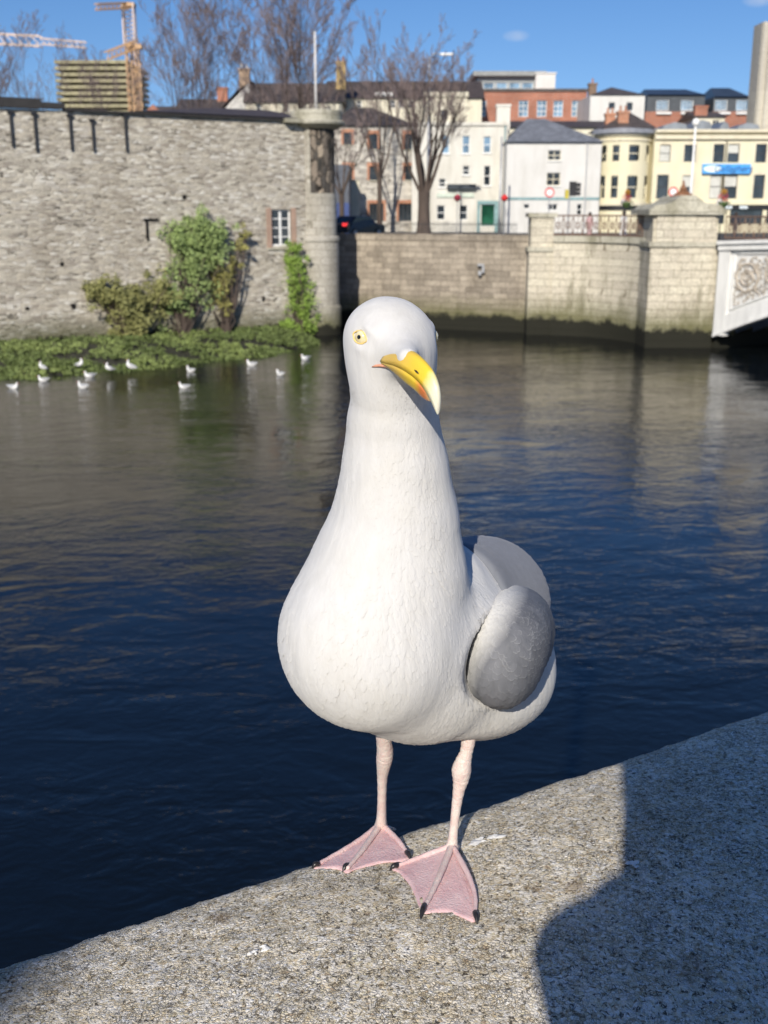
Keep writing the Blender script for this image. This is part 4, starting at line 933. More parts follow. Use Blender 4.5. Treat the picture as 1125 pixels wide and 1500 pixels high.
# ---- straight quay wall
def strip_wall(pts, z0, z1, th, name, mat, parent, out=0.0, closed=False):   # wall following plan points, thickness behind
    m = MB(); nrm = []
    for i in range(len(pts)):
        a = Vector(pts[max(i-1, 0)]); b = Vector(pts[min(i+1, len(pts)-1)]); d = (b - a).normalized(); nrm.append(Vector((d.y, -d.x)))
    n = len(pts); v = []
    for z in (z0, z1):
        for k, (p, q) in enumerate(zip(pts, nrm)): v.append((p[0] + q.x * out, p[1] + q.y * out, z))
        for k, (p, q) in enumerate(zip(pts, nrm)): v.append((p[0] - q.x * th, p[1] - q.y * th, z))
    f = []
    for i in range(n - 1):
        f += [(i, i+1, 2*n + i + 1, 2*n + i), (n + i + 1, n + i, 3*n + i, 3*n + i + 1), (2*n + i, 2*n + i + 1, 3*n + i + 1, 3*n + i), (i + 1, i, n + i, n + i + 1)]
    f += [(0, 2*n, 3*n, n), (n - 1, 2*n - 1, 4*n - 1, 3*n - 1)]
    return m.add(v, f).build(name, mat, parent, world=True)
qw = thing('quay_wall', 'straight stained stone quay wall between the turret and the bridge pillar', 'wall', (QP[1][0], QP[1][1], 0))
strip_wall(QP, -1, 5.45, .6, 'wall_face', QUAYST, qw); strip_wall(QP, 5.452, 5.82, .5, 'wall_coping', QUAYST, qw, 0.04)
p = P(706, 392, 68.5); m = MB(); m.box(p.x - .28, p.x + .12, p.y - .06, p.y + .3, p.z + .1, p.z + .22).box(p.x - .0, p.x + .14, p.y - .1, p.y + .3, p.z - .3, p.z + .08).box(p.x - .22, p.x - .04, p.y - .1, p.y + .3, p.z - .45, p.z - .2); m.build('drain_outlet', GREYM, qw, world=True)
# pillar and curved wing wall with iron railing
pw = thing('wing_wall', 'curved pale stone wing wall with green tide line beside the bridge pier', 'wall', (QC[0][0], QC[0][1], 0))
CC = [hpx(806, 66.2)] + QC[1:] ; 
# smooth the curve
def cat(pts, n=6):
    o, _ = smooth_path([np.array((x, y, 0.0)) for x, y in pts], [0] * len(pts), n); return [(float(q[0]), float(q[1])) for q in o]
CS = cat(CC); strip_wall(CS, -1, 5.45, .8, 'wall_face', WINGST, pw); strip_wall(CS, 5.452, 5.80, .7, 'wall_coping', CAPST, pw, 0.14)
pi = thing('stone_pillar', 'square stone pillar with flat cap where quay wall meets the curved wing wall', 'pillar', (P(788, 480, 66.9).x, 66.9, 0))
m = MB(); m.box(-.75, .75, -.45, 1.0, -1, 5.0).box(-.68, .68, -.38, .95, 5.0, 6.85); m.build('shaft', WINGST, pi)
m = MB(); m.box(-.85, .85, -.55, 1.1, 4.9, 5.15).box(-.85, .85, -.5, 1.1, 6.85, 7.1); m.build('cap', CAPST, pi)
IRON = plain('brown_cast_iron', (0.16, 0.10, 0.07), 0.55, 0.35, 8)
def railing(name, label, pts, z0, z1, n, mat, group=None, post=True):
    L = [0]; 
    for a, b in zip(pts[:-1], pts[1:]): L.append(L[-1] + math.dist(a, b))
    def at(s): 
        s *= L[-1]
        for i in range(len(pts) - 1):
            if s <= L[i+1] + 1e-9: f = (s - L[i]) / max(L[i+1] - L[i], 1e-9); return (pts[i][0] + (pts[i+1][0] - pts[i][0]) * f, pts[i][1] + (pts[i+1][1] - pts[i][1]) * f)
        return pts[-1]
    th = thing(name, label, 'railing', (pts[0][0], pts[0][1], z0), group=group)
    m = MB(); q = [at(i / 24) for i in range(25)]
    for z in (z0 + .04, z1 - .03): m.tube([(x, y, z) for x, y in q], .045, 6)
    m.build('rail', mat, th, world=True); m = MB(); h = z1 - z0
    for i in range(n):                 # ornate panels: ring, diagonals and scrolls
        c = at((i + .5) / n); d = at(min(1, (i + .5) / n + .01)); e = Vector((d[0] - c[0], d[1] - c[1], 0)).normalized(); C_ = Vector((c[0], c[1], z0 + h / 2)); w = L[-1] / n / 2; Z = Vector((0, 0, 1))
        r0 = min(w, h / 2) * .62
        m.tube([C_ + e * r0 * math.cos(k * math.pi / 5) + Z * r0 * math.sin(k * math.pi / 5) for k in range(11)], .022, 4, caps=False)
        for sx in (-1, 1):
            m.tube([C_ + e * sx * w - Z * h * .44, C_ + e * sx * w * .45, C_ + e * sx * w + Z * h * .44], .02, 4)
            m.tube([C_ + e * sx * r0 * .1 - Z * r0, C_ + e * sx * r0 * .4, C_ + e * sx * r0 * .1 + Z * r0], .018, 4)
        m.tube([C_ - Z * h * .46, C_ + Z * h * .46], .018, 4); b_ = at(i / n); m.tube([(b_[0], b_[1], z0), (b_[0], b_[1], z1)], .028, 4)
    m.build('scrollwork', mat, th, world=True); return th
RR = [(x, y + .35) for x, y in CS]
railing('iron_railing', 'ornate brown iron railing on top of the curved wing wall', RR, 5.82, 6.98, 13, IRON)
# ---- bridge pier with pediment
pr_ = thing('bridge_pier', 'massive square stone bridge pier with pedimented cap between the two railings', 'bridge pier', (P(998, 400, 60.2).x, 60.6, 0), 0)
m = MB(); W1 = 1.82
m.box(-W1, W1, -.7, 3.4, -1, 5.35).box(-W1 + .1, W1 - .1, -.6, 3.3, 5.6, 7.02); m.box(-W1 + .25, W1 - 1.35, -.76, -.5, 5.62, 7.0).box(-W1 + 1.6, W1 - .3, -.74, -.5, 1.0, 6.9); m.build('shaft', WINGST, pr_)
m = MB(); m.box(-W1 - .1, W1 + .1, -.82, 3.5, 5.35, 5.6).box(-W1 - .22, W1 + .22, -.95, 3.6, 7.02, 7.3)
m.prism_y([(-W1 - .1, 7.3), (W1 + .1, 7.3), (W1 - .1, 7.5), (.9, 7.62), (.35, 8.0), (-.35, 8.0), (-.9, 7.62), (-W1 + .1, 7.5)], -.85, 3.3); m.build('pediment_cap', CAPST, pr_, fixn=True)
m = MB(); m.lathe(0, .4, [(.4, 8.0), (.3, 8.1), (.14, 8.2), (.2, 8.35), (.1, 8.5), (.03, 8.8)], 10); m.tube([(-.5, .4, 8.02), (-.2, .4, 8.2), (0, .4, 8.45)], .05, 5).tube([(.5, .4, 8.02), (.2, .4, 8.2), (0, .4, 8.45)], .05, 5); m.build('finial', plain('rusty_iron', (0.25, 0.12, 0.06), 0.8, 0.4, 6), pr_)
# ---- cast-iron arch bridge running towards this side
BW = plain('bridge_white_paint', (0.72, 0.72, 0.69), 0.5, 0.14, 2.5, streak=True)
B0 = Vector(hpx(1047, 59.6) + (0,)); 
br = thing('arch_bridge', 'white painted cast iron arch bridge with scrollwork spandrel at the right edge', 'bridge', (B0.x, B0.y, 0), math.atan2(UD.y, UD.x))
SP = 41.0; 
def zi(s): return 0.75 + 4.3 * (1 - ((s - SP/2) / (SP/2)) ** 2)
def zd(s): return 5.62 + 0.5 * (1 - ((s - SP/2) / (SP/2)) ** 2)
# local x along the bridge, local +y is towards the image right/back side (away from the camera's river side is -y ... face at y=0)
FS = 1.0
def pt(s, z, o=0.0): return (s, o, z)
n = 60; ss = [SP * i / n for i in range(n + 1)]
# rib: arch ring, 0.75 deep, proud of the panel
def ringband(f0, f1, y0, y1, mb, s0=0, s1=SP, n=60):
    S_ = [s0 + (s1 - s0) * i / n for i in range(n + 1)]; v = []
    for s in S_: v += [(s, y0, f0(s)), (s, y1, f0(s)), (s, y1, f1(s)), (s, y0, f1(s))]
    f = []
    for i in range(n):
        for k in range(4): f.append((i*4 + k, i*4 + (k+1) % 4, (i+1)*4 + (k+1) % 4, (i+1)*4 + k))
    f += [(0, 1, 2, 3), (n*4 + 3, n*4 + 2, n*4 + 1, n*4)]
    mb.add(v, f)
m = MB(); ringband(lambda s: zi(s), lambda s: min(zi(s) + .8, zd(s) - .4), -.12, .25, m); ringband(lambda s: zi(s) - .12, lambda s: zi(s) + .02, -.18, .3, m); m.build('arch_rib', BW, br, fixn=True)
m = MB(); ringband(lambda s: zd(s) - .42, lambda s: zd(s), -.25, .3, m); ringband(lambda s: zd(s) - .12, lambda s: zd(s) + .06, -.38, .3, m); m.box(0, .75, -.14, .25, .75, 5.3); m.build('deck_fascia', BW, br, fixn=True)
m = MB(); ringband(lambda s: min(zi(s) + .75, zd(s) - .45), lambda s: zd(s) - .38, .02, .14, m); m.build('spandrel_panel', BW, br, fixn=True)
# moulded frame of the triangular panel and the scrolls inside
sc = MB(); tri = [(1.0, 0, zi(1.0) + .98), (1.0, 0, 4.85)]
ssx = [1.0 + i * .5 for i in range(22)]
top = [(s, -.02, zd(s) - .62) for s in ssx if zd(s) - .62 > zi(s) + 1.05]; bot = [(s, -.02, zi(s) + 1.0) for s in ssx if zd(s) - .62 > zi(s) + 1.05]
loop = bot + top[::-1] + [bot[0]]; sc.tube(loop, .06, 5, caps=False)
sc.build('panel_moulding', BW, br)
SCR = plain('scroll_tan_paint', (0.50, 0.44, 0.36), 0.6, 0.3, 5); sc = MB(); s = 1.95  # scrolls in a tan paint, darker than the white panel
for k in range(9):
    zt_ = zd(s) - .75; zb_ = zi(s) + 1.15; r0 = (zt_ - zb_) / 2 * .62
    if r0 < .1: break
    c = Vector((s, -.05, zb_ + (zt_ - zb_) * .52)); 
    for rr_, th_ in ((r0, .075 * min(1, r0)), (r0 * .55, .05)):
        sc.tube([c + Vector((rr_ * math.cos(a_ * math.pi / 10), 0, rr_ * math.sin(a_ * math.pi / 10))) for a_ in range(21)], th_, 6, caps=False)
    sc.tube([c + Vector((math.cos(a_ * .45), 0, math.sin(a_ * .45))) * (r0 * .5 * (1 - a_ / 16)) for a_ in range(15)], .05, 5)
    for q in range(4):
        an = math.pi / 4 + q * math.pi / 2; d = Vector((math.cos(an), 0, math.sin(an))); sc.tube([c + d * r0, c + d * r0 * 1.28 + Vector((0, 0, .05)), c + d * r0 * 1.42], [.06, .045, .02], 5)
    s += r0 * 2.35
rs_ = random.Random(2); s = 1.25
while s < 9.5:                                 # leafy curls filling the panel
    zt_ = zd(s) - .72; zb_ = zi(s) + 1.1
    for k in range(int(max(0, (zt_ - zb_)) / .24)):
        c = Vector((s + rs_.uniform(-.08, .08), -.045, zb_ + .12 + k * .24)); r_q = rs_.uniform(.07, .13); a0_ = rs_.uniform(0, 6.28); dr_ = rs_.choice((-1, 1))
        sc.tube([c + Vector((math.cos(a0_ + dr_ * a_ * .5), 0, math.sin(a0_ + dr_ * a_ * .5))) * (r_q * (.25 + a_ / 10)) for a_ in range(11)], [.012 + .0022 * a_ for a_ in range(11)], 4)
    s += .24
sc.build('scrollwork', SCR, br)
m = MB(); ringband(lambda s: zd(s) - .5, lambda s: zd(s) - .05, .3, 9.0, m); m.build('deck', ASPH, br, fixn=True)
BLUE = plain('blue_grey_ironwork', (0.10, 0.14, 0.22), 0.6, 0.3)
for k in range(6):
    m = MB(); y = 1.6 + k * 1.4; ringband(lambda s: zi(s), lambda s: zi(s) + .7, y, y + .15, m)
    for i in range(12): s = 1.5 + i * 3.3; m.box(s, s + .15, y - 1.2, y, zi(s) + .1, zi(s) + .5)
    m.build('inner_rib', BLUE, br, fixn=True)
mm2 = MB(); mm2.box(-.6, -.02, .3, 9, -1, 5.2); mm2.build('abutment', WINGST, br)
p0 = br.matrix_world
def bworld(s, o): d = UD * s + Vector((-UD.y, UD.x, 0)) * o; return (B0.x + d.x, B0.y + d.y)
railing('iron_railing', 'ornate brown iron railing along the bridge deck at the right edge', [bworld(0.1, .1), bworld(3.3, .1)], 5.80, 6.95, 5, IRON)
railing('iron_railing', 'long iron railing of the bridge beyond the white post', [bworld(3.9, .1), bworld(40, .1)], 5.95, 7.1, 40, IRON)
m = MB(); m.box(-.28, .28, -.28, .28, 5.6, 7.0).box(-.36, .36, -.36, .36, 7.0, 7.15); bq = bworld(3.6, .1)
po = thing('bridge_post', 'white iron post dividing the railing of the bridge', 'post', (bq[0], bq[1], 0), math.atan2(UD.y, UD.x)); m.build('shaft', BW, po)
m = MB(); m.lathe(0, 0, [(.25, 7.15), (.3, 7.3), (.1, 7.5)], 12); m.build('cap', BW, po)

# ---- fence on the quay behind the straight wall
fe = thing('iron_fence', 'thin black iron fence standing behind the straight quay wall', 'fence', (QP[1][0], QP[1][1], 5.4)); m = MB()
a = Vector((QP[1][0] + 1.2, QP[1][1] + 1.4, 0)); b = Vector((QP[2][0] - .6, QP[2][1] + 1.2, 0)); nb = 70
for i in range(nb + 1):
    q = a + (b - a) * (i / nb); m.tube([(q.x, q.y, 5.4), (q.x, q.y, 6.55)], .016, 4)
m.build('bars', BLACK, fe, world=True); m = MB()
for z in (5.6, 6.4): m.tube([(a.x, a.y, z), (b.x, b.y, z)], .025, 4)
m.build('rails', BLACK, fe, world=True)
# ------------------------------------------------------------------ houses beyond the quay.  All facades face the river; x and z are read from the photo at the facade's distance
class House:
    def __init__(s, label, D, px0, px1, top, depth=9, name='house', cat='building', zb=FG - .1, yref=None):
        s.D = D; s.x0 = fx(px0, D, yref or top); s.x1 = fx(px1, D, yref or top); s.zt = fz(top, D); s.zb = zb; s.dep = depth
        s.e = thing(name, label, cat, ((s.x0 + s.x1) / 2, D, zb)); s.holes = []; s.wins = []
    def X(s, px, py=260): return fx(px, s.D, py)
    def Z(s, py): return fz(py, s.D)
    def win(s, px0, px1, py0, py1, frame=None, pane=None, sill=True, bars=1, vb=0, surround=None, cur=False, depth=.16):
        a, b, c, d = s.X(px0, py0), s.X(px1, py0), s.Z(py1), s.Z(py0); s.holes.append((a, b, c, d)); s.wins.append((a, b, c, d, frame or WHITE, pane or glass(), sill, bars, vb, surround, cur, depth)); return s
    def shell(s, mat, y=None, side=True):
        y = s.D; m = MB(); m.wall(s.x0, s.x1, s.zb, s.zt, y, s.holes, .2)
        m.quad((s.x0, y + s.dep, s.zb), (s.x0, y, s.zb), (s.x0, y, s.zt), (s.x0, y + s.dep, s.zt)); m.quad((s.x1, y, s.zb), (s.x1, y + s.dep, s.zb), (s.x1, y + s.dep, s.zt), (s.x1, y, s.zt))
        m.quad((s.x1, y + s.dep, s.zb), (s.x0, y + s.dep, s.zb), (s.x0, y + s.dep, s.zt), (s.x1, y + s.dep, s.zt)); m.quad((s.x0, y, s.zt - .01), (s.x1, y, s.zt - .01), (s.x1, y + s.dep, s.zt - .01), (s.x0, y + s.dep, s.zt - .01))
        s.wall = m.build('wall', mat, s.e, world=True); s.windows(y)
    def windows(s, y):
        for a, b, c, d, fr, pn, sill, bars, vb, sur, cur, dp in s.wins:
            f = .055 if (b - a) < 1.3 else .07; y0 = y + dp * .6; y1 = y0 + .07; m = MB()
            m.box(a, a + f, y0, y1, c, d).box(b - f, b, y0, y1, c, d).box(a + f, b - f, y0 + .003, y1, d - f, d).box(a + f, b - f, y0 + .003, y1, c, c + f)
            for k in range(bars): z = c + (d - c) * (k + 1) / (bars + 1); m.box(a + f, b - f, y0 + .006, y1, z - .03, z + .03)
            for k in range(vb): x = a + (b - a) * (k + 1) / (vb + 1); m.box(x - .025, x + .025, y0 + .009, y1, c + f, d - f)
            w = m.build('window', fr, s.e, world=True); off = s.e
            p = MB().box(a, b, y0 + .03, y0 + .04, c, d); po_ = p.build('pane', pn, None); po_.parent = w; po_.data.transform(Matrix.Translation(-Vector(s.e.location)))
            if cur:
                q = MB().box(a + f, b - f, y0 + .10, y0 + .12, c + (d - c) * (.0 if cur == 2 else .5), d).build('blind', BLIND, None); q.parent = w; q.data.transform(Matrix.Translation(-Vector(s.e.location)))
                # seen through the glass: a roller blind right behind the pane
                q.location.y = -.085
            if sill: q = MB().box(a - .08, b + .08, y - .1, y + .1, c - .1, c - .002).build('sill', sill if not isinstance(sill, bool) else WHITE, None); q.parent = w; q.data.transform(Matrix.Translation(-Vector(s.e.location)))
            if sur:
                t_ = .2; m = MB(); m.box(a - t_, a - .001, y - .03, y + .05, c, d).box(b + .001, b + t_, y - .03, y + .05, c, d).box(a - t_, b + t_, y - .03, y + .05, d + .001, d + .28); m.build('window_surround', sur, s.e, world=True)
    def part(s, name, mat, m, **k): return m.build(name, mat, s.e, world=True, **k)
    def gable_roof(s, mat, ridge_py, ov=.3, axis='x', inset0=0, inset1=0):   # ridge along x
        zr = s.Z(ridge_py); y0 = s.D - ov; y1 = s.D + s.dep + ov; ym = s.D + s.dep / 2; zr = s.zt + (zr - s.zt) * ym / s.D
        m = MB(); m.add([(s.x0 - ov, y0, s.zt), (s.x1 + ov, y0, s.zt), (s.x1 + ov - inset1, ym, zr), (s.x0 - ov + inset0, ym, zr), (s.x0 - ov, y1, s.zt), (s.x1 + ov, y1, s.zt)],
                        [(0, 1, 2, 3), (3, 2, 5, 4), (0, 3, 4), (1, 5, 2), (0, 4, 5, 1)]); return s.part('roof', mat, m)
    def chimney(s, px, py0, py1, w, mat, pots=0, dy=2.0, potm=None):
        D = s.D + dy; x = fx(px, D, py0); z1 = fz(py0, D); z0 = fz(py1, D) - .8; m = MB(); m.box(x - w/2, x + w/2, D, D + .8, z0, z1).box(x - w/2 - .07, x + w/2 + .07, D - .07, D + .87, z1 - .18, z1 + .03)
        c = s.part('chimney', mat, m)
        for k in range(pots):
            q = MB().lathe(x - w/2 + w * (k + .5) / pots, D + .4, [(.11, z1), (.09, z1 + .45), (.12, z1 + .5)], 8).build('chimney_pot', potm or ORB, None); q.parent = c; q.data.transform(Matrix.Translation(-Vector(s.e.location)))
CREAM = render_wall('cream_render', (0.70, 0.645, 0.455), (0.5, 0.48, 0.34)); CREAMT = render_wall('cream_trim', (0.68, 0.62, 0.46), (0.42, 0.37, 0.27)); OFFW = render_wall('off_white_render', (0.62, 0.60, 0.53)); WHR = render_wall('white_render', (0.61, 0.60, 0.565), (0.42, 0.4, 0.35))
PALE = render_wall('pale_cream_render', (0.68, 0.64, 0.50)); STN2 = rubble('grey_rubble_house', [(0.36, 0.34, 0.30), (0.46, 0.43, 0.37), (0.30, 0.28, 0.25), (0.52, 0.49, 0.43)], .5, .22, (0.45, 0.42, 0.36), .01)
BLKS = plain('black_shopfront', (0.02, 0.02, 0.022), 0.4, 0.2); GRN = plain('green_shopfront', (0.02, 0.07, 0.045), 0.4); TEAL = plain('teal_paint', (0.20, 0.32, 0.33), 0.5); BLUS = plain('blue_sign', (0.08, 0.36, 0.80), 0.4, 0.08); CONC = ashlar('pale_concrete', (0.46, 0.43, 0.36), (0.42, 0.39, 0.33), (0.3, 0.28, 0.24), 3.0, 3.2, None, (0.25, 0.23, 0.19), 0.3)

# -- terrace on this bank, added unseen behind the camera to shut out low sky light
h = House('unseen brown brick terrace with slate roof added behind the photographer to block low sky light', 23, 0, 1, 300, 8)
h.e.location = (0, -23, PAVE); h.e.rotation_euler.z = math.pi; h.x0, h.x1, h.D, h.zb, h.zt = -42, 42, 23, PAVE, PAVE + 9.6
mt = MB(); mt.wall(-42, 42, 0, 9.6, 0, [(-40 + k * 3.2, -38.9 + k * 3.2, z_, z_ + 1.6) for k in range(25) for z_ in (1.1, 4.0, 6.9)], .2); mt.box(-42, 42, .9, 8, 0, 9.6); mt.build('wall', brickm('brown_terrace_brick', (0.26, 0.15, 0.10), (0.2, 0.11, 0.08)), h.e)
mt = MB(); mt.quad((-41, .22, .5), (41, .22, .5), (41, .22, 9.2), (-41, .22, 9.2)); mt.build('glazing', glass(), h.e)
mt = MB(); mt.add([(-42.3, -.3, 9.6), (42.3, -.3, 9.6), (42.3, 4, 10.6), (-42.3, 4, 10.6), (-42.3, 8.3, 9.6), (42.3, 8.3, 9.6)], [(0, 1, 2, 3), (3, 2, 5, 4), (0, 3, 4), (1, 5, 2)]); mt.build('roof', SLATE, h.e)
# -- yellow corner building with round bay
h = House('cream yellow three storey building with a blue sign and dark shopfront beyond the bridge', 97, 960, 1260, 192, 12)
DG = plain('dark_sash_paint', (0.035, 0.03, 0.03), 0.5)
for px0, px1, py0, py1, cur in ((967, 983, 212, 237, 2), (1003, 1020, 212, 237, 0), (1046, 1062, 211, 238, 0), (1067, 1084, 211, 238, 1), (1108, 1124, 211, 238, 0), (1150, 1166, 211, 238, 1),
                                (963, 980, 256, 291, 0), (1000, 1016, 257, 291, 1), (1041, 1058, 256, 291, 2), (1062, 1081, 256, 291, 1), (1105, 1121, 256, 291, 0), (1148, 1164, 256, 291, 0)):
    h.win(px0, px1, py0, py1, DG, None, False, 1, 0, CREAMT, cur)
for a, b in ((965, 1010), (1016, 1062), (1070, 1118), (1124, 1180)): h.win(a, b, 305, 328, BLKS, None, False, 0, 1)
h.shell(CREAM)
y = h.D; m = MB(); m.box(h.x0, h.x1, y - .28, y + .05, h.Z(204), h.Z(198)).box(h.x0, h.x1, y - .4, y + .3, h.Z(194), h.Z(190)); h.part('cornice', CREAMT, m)
m = MB(); m.box(h.x0, h.x1, y - .22, y - .001, h.Z(300), h.Z(295.5)); h.part('string_course', CREAM, m)
m = MB(); m.box(h.x0, h.x1, y - .14, y - .001, h.Z(306.5), h.Z(300.5)); h.part('shop_fascia', BLKS, m)
m = MB(); m.box(h.X(1027), h.X(1097), y - .3, y - .05, h.Z(254.5), h.Z(240.5)); sg = h.part('sign_board', BLUS, m)
# lettering: a pale round emblem and a dark cursive word
def text(name, body, size, mat, parent, p, extrude=.01, shear=0.0):
    cu = bpy.data.curves.new(name, 'FONT'); cu.body = body; cu.size = size; cu.extrude = extrude; cu.shear = shear; cu.align_x = 'CENTER'; cu.align_y = 'CENTER'
    tmp = bpy.data.objects.new(name, cu); S.collection.objects.link(tmp); dg = bpy.context.evaluated_depsgraph_get(); me = bpy.data.meshes.new_from_object(tmp.evaluated_get(dg)); bpy.data.objects.remove(tmp)
    me.materials.clear(); me.materials.append(mat); o = bpy.data.objects.new(name, me); S.collection.objects.link(o)
    me.transform(Matrix.Translation(Vector(p) - Vector(parent_root(parent).location)) @ Matrix.Rotation(R(90), 4, 'X')); o.parent = parent; return o
def parent_root(o):
    while o.parent: o = o.parent
    return o
NAVY = plain('navy_lettering', (0.02, 0.07, 0.22), 0.5)
text('lettering', 'Gallaghers', .78, NAVY, sg, (h.X(1071), y - .32, h.Z(247.5)), shear=.3)
m = MB(); m.add([(h.X(1041) + .75 * math.cos(k * math.pi / 12), y - .32, h.Z(247.5) + .28 * math.sin(k * math.pi / 12)) for k in range(24)], [tuple(range(24))]); m.v = [(a_, b_, c_) for a_, b_, c_ in m.v]; em = m.build('emblem', plain('pale_emblem', (0.75, 0.85, 0.8), 0.5), None); em.parent = sg; em.data.transform(Matrix.Translation(-Vector(h.e.location)))
# shop signs: small light lozenges on the fascia
m = MB()
for px, w in ((1009, 14), (1070, 10), (1092, 12)): m.box(h.X(px - w/2), h.X(px + w/2), y - .2, y - .145, h.Z(305.8), h.Z(301.5))
h.part('shop_sign', plain('pale_sign', (0.6, 0.66, 0.68), 0.5), m)
# skylights and ducts on the flat roof
m = MB()
for px0, px1, py in ((962, 1005, 183), (1008, 1040, 180), (1045, 1066, 182), (1070, 1110, 184)):
    a, b = fx(px0, 101, 190), fx(px1, 101, 190); m.prism_y([(a, h.zt - .01), (b, h.zt - .01), (b - .3, fz(py, 101)), ((a + b) / 2, fz(py - 3, 101)), (a + .4, fz(py + 2, 101))], 100, 104)
h.part('roof_plant', plain('grey_roof_plant', (0.25, 0.27, 0.29), 0.4, 0.35, 1.2, metal=.3), m, fixn=True)
# round bay
hb = House('cream yellow rounded corner bay with grey curved roof beside the white rendered house', 96.6, 881, 962, 192, 8)
cx = (hb.x0 + hb.x1) / 2; rad = (hb.x1 - hb.x0) / 2; y = 98.6; m = MB(); n = 64
zs = sorted({hb.zb, hb.zt, hb.Z(212), hb.Z(237), hb.Z(257), hb.Z(291)})
winpx = [(884, 889), (897, 906), (919.5, 935), (947, 952)]
def an(px): X_ = fx(px, 96.6, 250); return math.acos(max(-1, min(1, (X_ - cx) / rad)))
hol = []
for a_, b_ in winpx:
    A_, B_ = -an(b_), -an(a_); hol.append((min(A_, B_), max(A_, B_)))
angs = sorted({-math.pi * k / n for k in range(n + 1)} | {q for p in hol for q in p})
cyl = lambda an_, z, r=rad: (cx + r * math.cos(an_), y + r * .9 * math.sin(an_), z)
for i in range(len(angs) - 1):
    for j in range(len(zs) - 1):
        am = (angs[i] + angs[i+1]) / 2; zm = (zs[j] + zs[j+1]) / 2
        op = any(p[0] < am < p[1] for p in hol) and (hb.Z(237) < zm < hb.Z(212) or hb.Z(291) < zm < hb.Z(257))
        if op: continue
        m.quad(cyl(angs[i], zs[j]), cyl(angs[i+1], zs[j]), cyl(angs[i+1], zs[j+1]), cyl(angs[i], zs[j+1]))
m.box(hb.x0, hb.x1, y, y + 6, hb.zb, hb.zt); hb.part('wall', CREAM, m)
for p in hol:
    for z0_, z1_ in ((hb.Z(237), hb.Z(212)), (hb.Z(291), hb.Z(257))):
        m = MB(); ks = [p[0] + (p[1] - p[0]) * k / 6 for k in range(7)]; rI = rad - .16
        zm = (z0_ + z1_) / 2
        for za, zb_ in ((z0_, z0_ + .08), (zm - .04, zm + .04), (z1_ - .08, z1_)):
            for i in range(6): m.quad(cyl(ks[i], za, rI + .05), cyl(ks[i+1], za, rI + .05), cyl(ks[i+1], zb_, rI + .05), cyl(ks[i], zb_, rI + .05))
        w = hb.part('window', CREAMT, m); m = MB()
        for i in range(6): m.quad(cyl(ks[i], z0_, rI), cyl(ks[i+1], z0_, rI), cyl(ks[i+1], z1_, rI), cyl(ks[i], z1_, rI))
        q = m.build('pane', glass(), None); q.parent = w; q.data.transform(Matrix.Translation(-Vector(hb.e.location)))
m = MB()
for z0_, z1_, r_ in ((hb.Z(206), hb.Z(203), rad + .12), (hb.Z(199), hb.Z(195), rad + .2), (hb.Z(301), hb.Z(296), rad + .15)):
    m = MB(); a = [cyl(-math.pi * k / 40, z0_, r_) for k in range(41)]; b = [cyl(-math.pi * k / 40, z1_, r_) for k in range(41)]; c = [cyl(-math.pi * k / 40, z1_, rad - .05) for k in range(41)]; d = [cyl(-math.pi * k / 40, z0_, rad - .05) for k in range(41)]
    for k in range(40): m.quad(a[k], a[k+1], b[k+1], b[k]); m.quad(b[k], b[k+1], c[k+1], c[k]); m.quad(d[k], d[k+1], a[k+1], a[k])
    hb.part('string_course', CREAMT, m)
m = MB(); ap = (cx, y + 1.0, fz(184, 98)); a = [cyl(-math.pi * k / 40, hb.Z(195), rad + .5) for k in range(41)]; b = [cyl(-math.pi * k / 40, hb.Z(188), rad + .3) for k in range(41)]
for k in range(40): m.quad(a[k], a[k+1], b[k+1], b[k]); m.add([b[k], b[k+1], ap], [(0, 1, 2)])
hb.part('roof', plain('lead_roof', (0.22, 0.23, 0.25), 0.5), m)
m = MB(); ks = [-math.pi * k / 40 for k in range(41)]
for k in range(40): m.quad(cyl(ks[k], hb.Z(308), rad + .08), cyl(ks[k+1], hb.Z(308), rad + .08), cyl(ks[k+1], hb.Z(301.2), rad + .08), cyl(ks[k], hb.Z(301.2), rad + .08))
hb.part('shop_fascia', BLKS, m)
m = MB(); px = fx(905, 96, 175); a, b = fx(880, 101, 188), fx(958, 101, 188); zr = fz(163, 104); m.add([(a, 100, fz(188, 101)), (b, 100, fz(188, 101)), ((a + b) / 2 + .6, 104, zr), (a, 108, fz(188, 101)), (b, 108, fz(188, 101))], [(0, 1, 2), (1, 4, 2), (4, 3, 2), (3, 0, 2)]); hb.part('rear_roof', SLATEB, m)
hb.chimney(914, 163, 180, .9, ORB, 2, 4.5); hb.chimney(895, 166, 180, .8, ORB, 2, 6)

# -- white rendered house with grey hip roof
h = House('white rendered house with grey hipped slate roof and pale blue band left of the bay', 96, 743, 882, 208, 10)
h.win(803, 822, 220, 235, CREAMT, None, True, 1, 1); h.win(801, 821, 253, 272, CREAMT, None, True, 1, 1)
h.win(767, 776, 299, 306, WHITE, None, False, 0, 0); h.win(802, 817, 299, 308, WHITE, None, False, 0, 1); h.win(845, 853, 299, 315, WHITE, None, False, 1, 0)
h.shell(WHR); m = MB(); m.box(h.x0, h.x1, h.D - .04, h.D + .02, h.Z(293), h.Z(289)); h.part('painted_band', TEAL, m)
zt = h.zt; m = MB(); a, b = h.x0 - .1, h.x1 + .2; zr = fz(174, 101); xm = fx(795, 101, 174)
m.add([(a, h.D - .3, zt), (b, h.D - .3, zt), (xm - 1.4, 101, zr), (xm + .2, 101, zr), (a, 106, zt), (b, 106, zt)], [(0, 1, 3, 2), (1, 5, 3), (5, 4, 2, 3), (4, 0, 2), (0, 4, 5, 1)]); h.part('roof', SLATEG, m)
